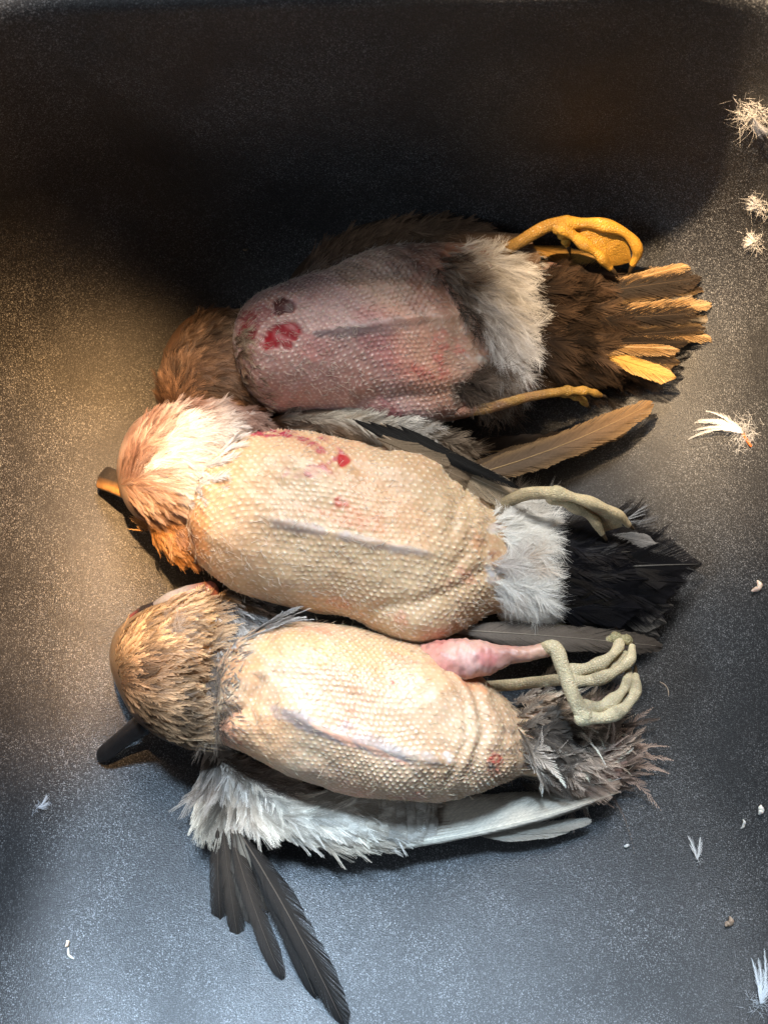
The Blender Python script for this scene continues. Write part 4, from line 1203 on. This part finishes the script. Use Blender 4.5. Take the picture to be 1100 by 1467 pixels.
    plumage(wing, wb, [(430, 1140), (520, 1150), (580, 1156), (574, 1185), (550, 1204), (510, 1210), (465, 1204), (430, 1180)], 130,
            [(450, 1160, -8, (176, 166, 152), (206, 198, 186)), (560, 1180, -2, (186, 180, 170), (206, 200, 190)), (500, 1205, 7, (170, 156, 138), (206, 196, 180)), (560, 1205, 9, (180, 170, 158), (200, 192, 180))],
            L=(.014, .024), W=(.009, .014), lift=(.01, .05), nflat=.2, ang_jit=5, nb=44, rag=.06, clump=9, jit=.03, shape='round', thick=.9, tw=.7, tilt=.12, cap=.95, cedge=srgb(140, 128, 114), rng=rng, zref=.03, cj=.08, dark_base=.9, mott=.15, bend=.04)
    wo = wing.build('wing', M_FEATHER, root, origin=P(430, 1165, 0))
    n = 11
    for k in range(n):     # primaries, from the leading edge inward, each tucked under the one before
        f = k / (n - 1)
        b = (500 + 26 * f, 1217 - 60 * f)
        t = (888 - 74 * f ** 1.4, 1134 + 10 * f)
        quill('flight_feather', wo, b, t, .026 - .006 * f, .026 - .013 * f, 14 + 14 * min(1, 4 * f), (206, 197, 182), (200, 190, 174) if k > 1 else (140, 124, 108), (122, 112, 100), bend=.125 - .075 * f, lift=.02, rng=rng,
              shape='blade', cshaft=(236, 226, 206) if k == 0 else (150, 136, 118), nb=170, rag=.02, tipc=.75, jit=.015, camber=.7, shaft=.06)
    for t in ((846, 1176), (818, 1186)):     # tips of the feathers below the leading edge
        quill('flight_feather', wo, (t[0] - 130, t[1] + 12), t, .020, .014, 16, (150, 142, 130), (186, 178, 166), bend=.10, lift=.01, rng=rng)
    # dark secondaries hanging out over the floor
    for b, t, wd, z, bd, a, c in [((312, 1186), (316, 1322), 24, .020, .03, (56, 46, 38), (32, 28, 25)), ((320, 1188), (342, 1350), 24, .022, .02, (66, 55, 46), (32, 28, 25)), ((330, 1188), (404, 1402), 26, .024, .06, (58, 49, 42), (30, 26, 24)),
                                  ((336, 1190), (366, 1330), 26, .027, .05, (112, 100, 88), (70, 60, 52)), ((344, 1194), (492, 1470), 38, .026, -.12, (50, 43, 38), (22, 20, 19)), ((346, 1196), (452, 1430), 30, .022, -.10, (44, 38, 34), (24, 22, 21)),
                                  ((340, 1190), (392, 1310), 26, .030, .08, (146, 132, 116), (92, 80, 70))]:
        zt = on_sink(*t)[0][2] + .004 if t[1] > 1395 else z * .45
        quill('flight_feather', wo, b, t, z + .012, zt, wd, a, c, bend=bd, lift=.06, rng=rng, shape='blade', roll=rng.uniform(-.8, .8), nb=180, rag=.025, jit=.025, cshaft=(84, 72, 62), mat=M_GLOSSF)

    # ruffled tail
    tail = MB()
    plumage(tail, bv, [(728, 1000), (780, 988), (840, 1010), (880, 1040), (890, 1090), (870, 1135), (800, 1138), (745, 1125), (740, 1060)], 300,
            [(745, 1010, 10, (146, 126, 109), (239, 219, 197)), (790, 1015, -10, (134, 114, 97), (250, 229, 204)), (780, 1050, -18, (117, 102, 90), (207, 190, 173)), (760, 1090, -20, (134, 122, 109), (219, 204, 190)),
             (840, 1070, 15, (126, 109, 97), (226, 204, 183)), (850, 1110, 8, (117, 95, 85), (231, 200, 180)), (800, 1125, 0, (134, 112, 97), (226, 204, 185)), (880, 1060, 30, (117, 97, 85), (183, 156, 139))],
            L=(.016, .032), W=(.003, .007), lift=(.12, .45), ang_jit=22, nb=22, rag=.35, clump=5, jit=.16, shape='spike', rng=rng, bend=.4, zref=.03, tipc=.15, dark_base=.6, cj=.2, mott=.45)
    tail.build('tail_coverts', M_FEATHER, root, kind='stuff')
    for b, t, wd, z, a, c, bd in [((800, 1050), (905, 985), 30, .040, (110, 94, 82), (150, 124, 110), .05), ((800, 1060), (890, 1030), 28, .034, (120, 104, 90), (170, 150, 134), .1), ((795, 1090), (896, 1062), 26, .034, (104, 78, 70), (170, 130, 120), .08),
                                  ((790, 1105), (898, 1092), 26, .030, (110, 84, 74), (180, 150, 138), .06), ((780, 1115), (890, 1124), 30, .030, (120, 98, 86), (196, 174, 156), .1), ((775, 1122), (870, 1136), 26, .026, (130, 112, 98), (200, 184, 168), .08),
                                  ((840, 1130), (898, 1070), 24, .028, (170, 158, 146), (206, 196, 184), -.25)]:
        quill('tail_feather', root, b, t, z, z * .8, wd, a, c, bend=bd, lift=.1, roll=rng.uniform(-.3, .3), rng=rng, rag=.25, jit=.14, nb=150)
    # feet
    yg = (208, 194, 160)
    foot(root, [(772, 932, .060), (792, 928, .062), (806, 958, .062), (822, 1000, .060), (836, 1026, .058)], [.0058, .0068, .0062, .0062, .0072],
         [[(832, 1028, .058), (864, 1028, .055), (894, 1014, .051), (910, 990, .045), (910, 968, .037)], [(836, 1014, .055), (862, 1012, .052), (884, 998, .047), (898, 978, .041), (900, 960, .034)]],
         yg, .0058, web=[([(840, 1024, .055), (868, 1020, .052), (894, 1010, .047), (904, 984, .039)], [(840, 1018, .052), (862, 1006, .047), (882, 994, .042), (896, 974, .035)])], col2=(170, 150, 112))
    foot(root, [(690, 985, .030), (780, 976, .034), (816, 972, .040)], [.0050, .0050, .0052],
         [[(812, 976, .042), (850, 974, .042), (882, 961, .042), (902, 944, .040), (905, 926, .035)], [(818, 962, .040), (848, 955, .041), (872, 942, .041), (886, 924, .037), (884, 908, .032)]],
         yg, .0056, web=[([(818, 972, .040), (850, 970, .040), (880, 958, .040), (900, 934, .036)], [(818, 966, .038), (845, 952, .038), (870, 940, .038), (882, 920, .036)])])
    return root


duck_pink()
duck_white_neck()
duck_dark_bill()


# ================================================================== loose feathers and bits in the sink
def loose_plume(name, px, py, ang, Lpx, Wpx, c0, label, group, cat='feather', strands=5, spread=.5, bend=.3, tuft=0, quillc=None, lift=.2, rng=RNG):
    b, n = on_sink(px, py)
    a = math.radians(ang)
    fl = math.cos(a) * C_R + math.sin(a) * C_U
    fl = norm(fl - (fl @ n) * n)
    sd = np.cross(n, fl)
    mb = MB()
    c = srgb(*c0)
    for k in range(strands):     # separate plumes bent the same way
        u = k / max(1, strands - 1) - .5
        f2 = norm(fl + sd * (u * spread))
        barb_feathers(mb, [b + n * (.0015 + .0006 * k)], [f2], [n], Lpx * MMPX * rng.uniform(.75, 1.05), Wpx * MMPX / strands * 1.1, lift=lift, droop=lift, bend=bend * rng.uniform(.8, 1.25), c0=c, nb=34, rag=.3,
                      jit=.10, clump=5, thick=.7, shape='spike', shaft=.03, rng=rng, camber=.1, cvar=.05, a0=22, a1=9)
    if tuft:
        kk = rng.normal(size=(tuft, 3)) * Wpx * MMPX * .24
        kk = kk - np.outer(kk @ n, n) * .7
        dv = rng.normal(size=(tuft, 3)); dv = norm(dv - np.outer(dv @ n, n) * .75 + n * .15); tuft_r = .00010
        hairs(mb, b + n * .002 + kk, dv, rng.uniform(.25, 1.0, tuft) * Wpx * MMPX * .45, tuft_r, c * rng.uniform(.85, 1.05, (tuft, 1)), curl=1.8, seg=7, up=.15, rng=rng)
    if quillc:
        q = -fl * .9 + sd * .25
        tube(mb, [b + n * .002, b + q * .005 + n * .0022, b + q * .0105 + n * .0015], [.0008, .001, .0007], srgb(*quillc), nseg=8, sub=4)
    o = mb.build(name, M_DOWN, None, origin=b)
    return tag(o, label, cat, group)


G = 'loose feathers stuck to the sink'
r9 = np.random.default_rng(909)
loose_plume('loose_feather', 1066, 622, 148, 80, 44, (244, 244, 244), 'curled white feather with orange quill lying right of the tails', G, strands=7, spread=.55, bend=.55, tuft=240, quillc=(230, 120, 40), rng=r9)
loose_plume('loose_feather', 1084, 160, -110, 40, 48, (248, 244, 240), 'pale downy feather high on the right wall, topmost of all', G, strands=6, spread=1.1, tuft=260, bend=.2, rng=r9)
loose_plume('down_wisp', 1090, 292, 175, 18, 34, (248, 244, 240), 'upper of two small pale down wisps on the right wall', G, cat='down', strands=6, spread=1.6, tuft=150, rng=r9)
loose_plume('down_wisp', 1084, 345, 175, 18, 32, (248, 244, 240), 'lower of two small pale down wisps on the right wall', G, cat='down', strands=6, spread=1.6, tuft=130, rng=r9)
loose_plume('loose_feather', 1090, 1440, 80, 64, 30, (228, 234, 240), 'blurred white feather at the lower right edge', G, strands=4, tuft=90, rng=r9)
loose_plume('down_wisp', 998, 1232, 88, 36, 12, (234, 234, 234), 'thin white down thread on the floor right of the pale wing', G, cat='down', strands=2, tuft=30, bend=.15, rng=r9)
loose_plume('down_wisp', 52, 1156, 0, 16, 16, (206, 212, 220), 'small clear down curl on the floor below the dark bill', G, cat='down', strands=2, tuft=26, bend=.6, rng=r9)


def crumb(px, py, ang, lpx, rpx, col, label, cat='crumb', name='crumb', curve=.2):
    b, n = on_sink(px, py)
    a = math.radians(ang)
    fl = math.cos(a) * C_R + math.sin(a) * C_U
    fl = norm(fl - (fl @ n) * n); sd = np.cross(n, fl)
    L = lpx * MMPX; r = rpx * MMPX
    mb = MB()
    s = np.linspace(-.5, .5, 5)
    p = b + n * r * .9 + np.outer(s * L, fl) + np.outer((s**2) * curve * L * 4, sd) + r9.normal(size=(5, 3)) * r * .15
    tube(mb, p, r * np.array([.5, 1, .85, 1, .4]), srgb(*col), nseg=10, sub=4)
    o = mb.build(name, M_WET, None, origin=b)
    return tag(o, label, cat, 'crumbs and scraps in the sink')


crumb(97, 1352, 80, 7, 2.4, (216, 186, 160), 'tiny pinkish crumb, upper of a pair near the lower left corner')
crumb(99, 1368, -65, 16, 1.8, (206, 196, 180), 'short pale sliver, lower of a pair near the lower left corner')
crumb(1045, 1322, 60, 14, 4, (150, 130, 112), 'small brown and white scrap low on the right wall')
crumb(1088, 842, 50, 16, 4, (222, 200, 186), 'curled pale skin scrap on the right wall below the curled feather', curve=.35)
crumb(1092, 1160, 80, 10, 4, (232, 228, 222), 'white speck on the right wall beside the pale wing')
crumb(1066, 1181, 80, 12, 2.2, (206, 204, 200), 'thin pale speck left of the white speck on the right wall')
crumb(955, 985, -60, 24, 0.7, (190, 170, 150), 'fine curved hair on the floor right of the folded feet', cat='hair', name='loose_hair', curve=-.2)
crumb(897, 1212, 30, 6, 2.5, (190, 190, 186), 'pale grain just below the tip of the pale wing')
crumb(352, 357, 20, 6, 2.2, (120, 108, 90), 'dim speck on the far wall above the pink duck')


lint = MB()
for _ in range(46):
    lx, ly = r9.uniform(20, 1080), r9.uniform(420, 1440)
    if 150 < lx < 900 and 330 < ly < 1240:
        continue
    b, n = on_sink(lx, ly)
    hairs(lint, [b + n * .0006], [norm(r9.normal(size=3) * np.array([1, 1, .1]))], r9.uniform(.002, .006), .00013, srgb(200, 196, 190) * r9.uniform(.5, 1), curl=.8, seg=5, up=.1, rng=r9)
lo = lint.build('fine_lint', M_DOWN, None, kind='stuff')
lo['label'] = 'fine pale lint scattered over the sink'
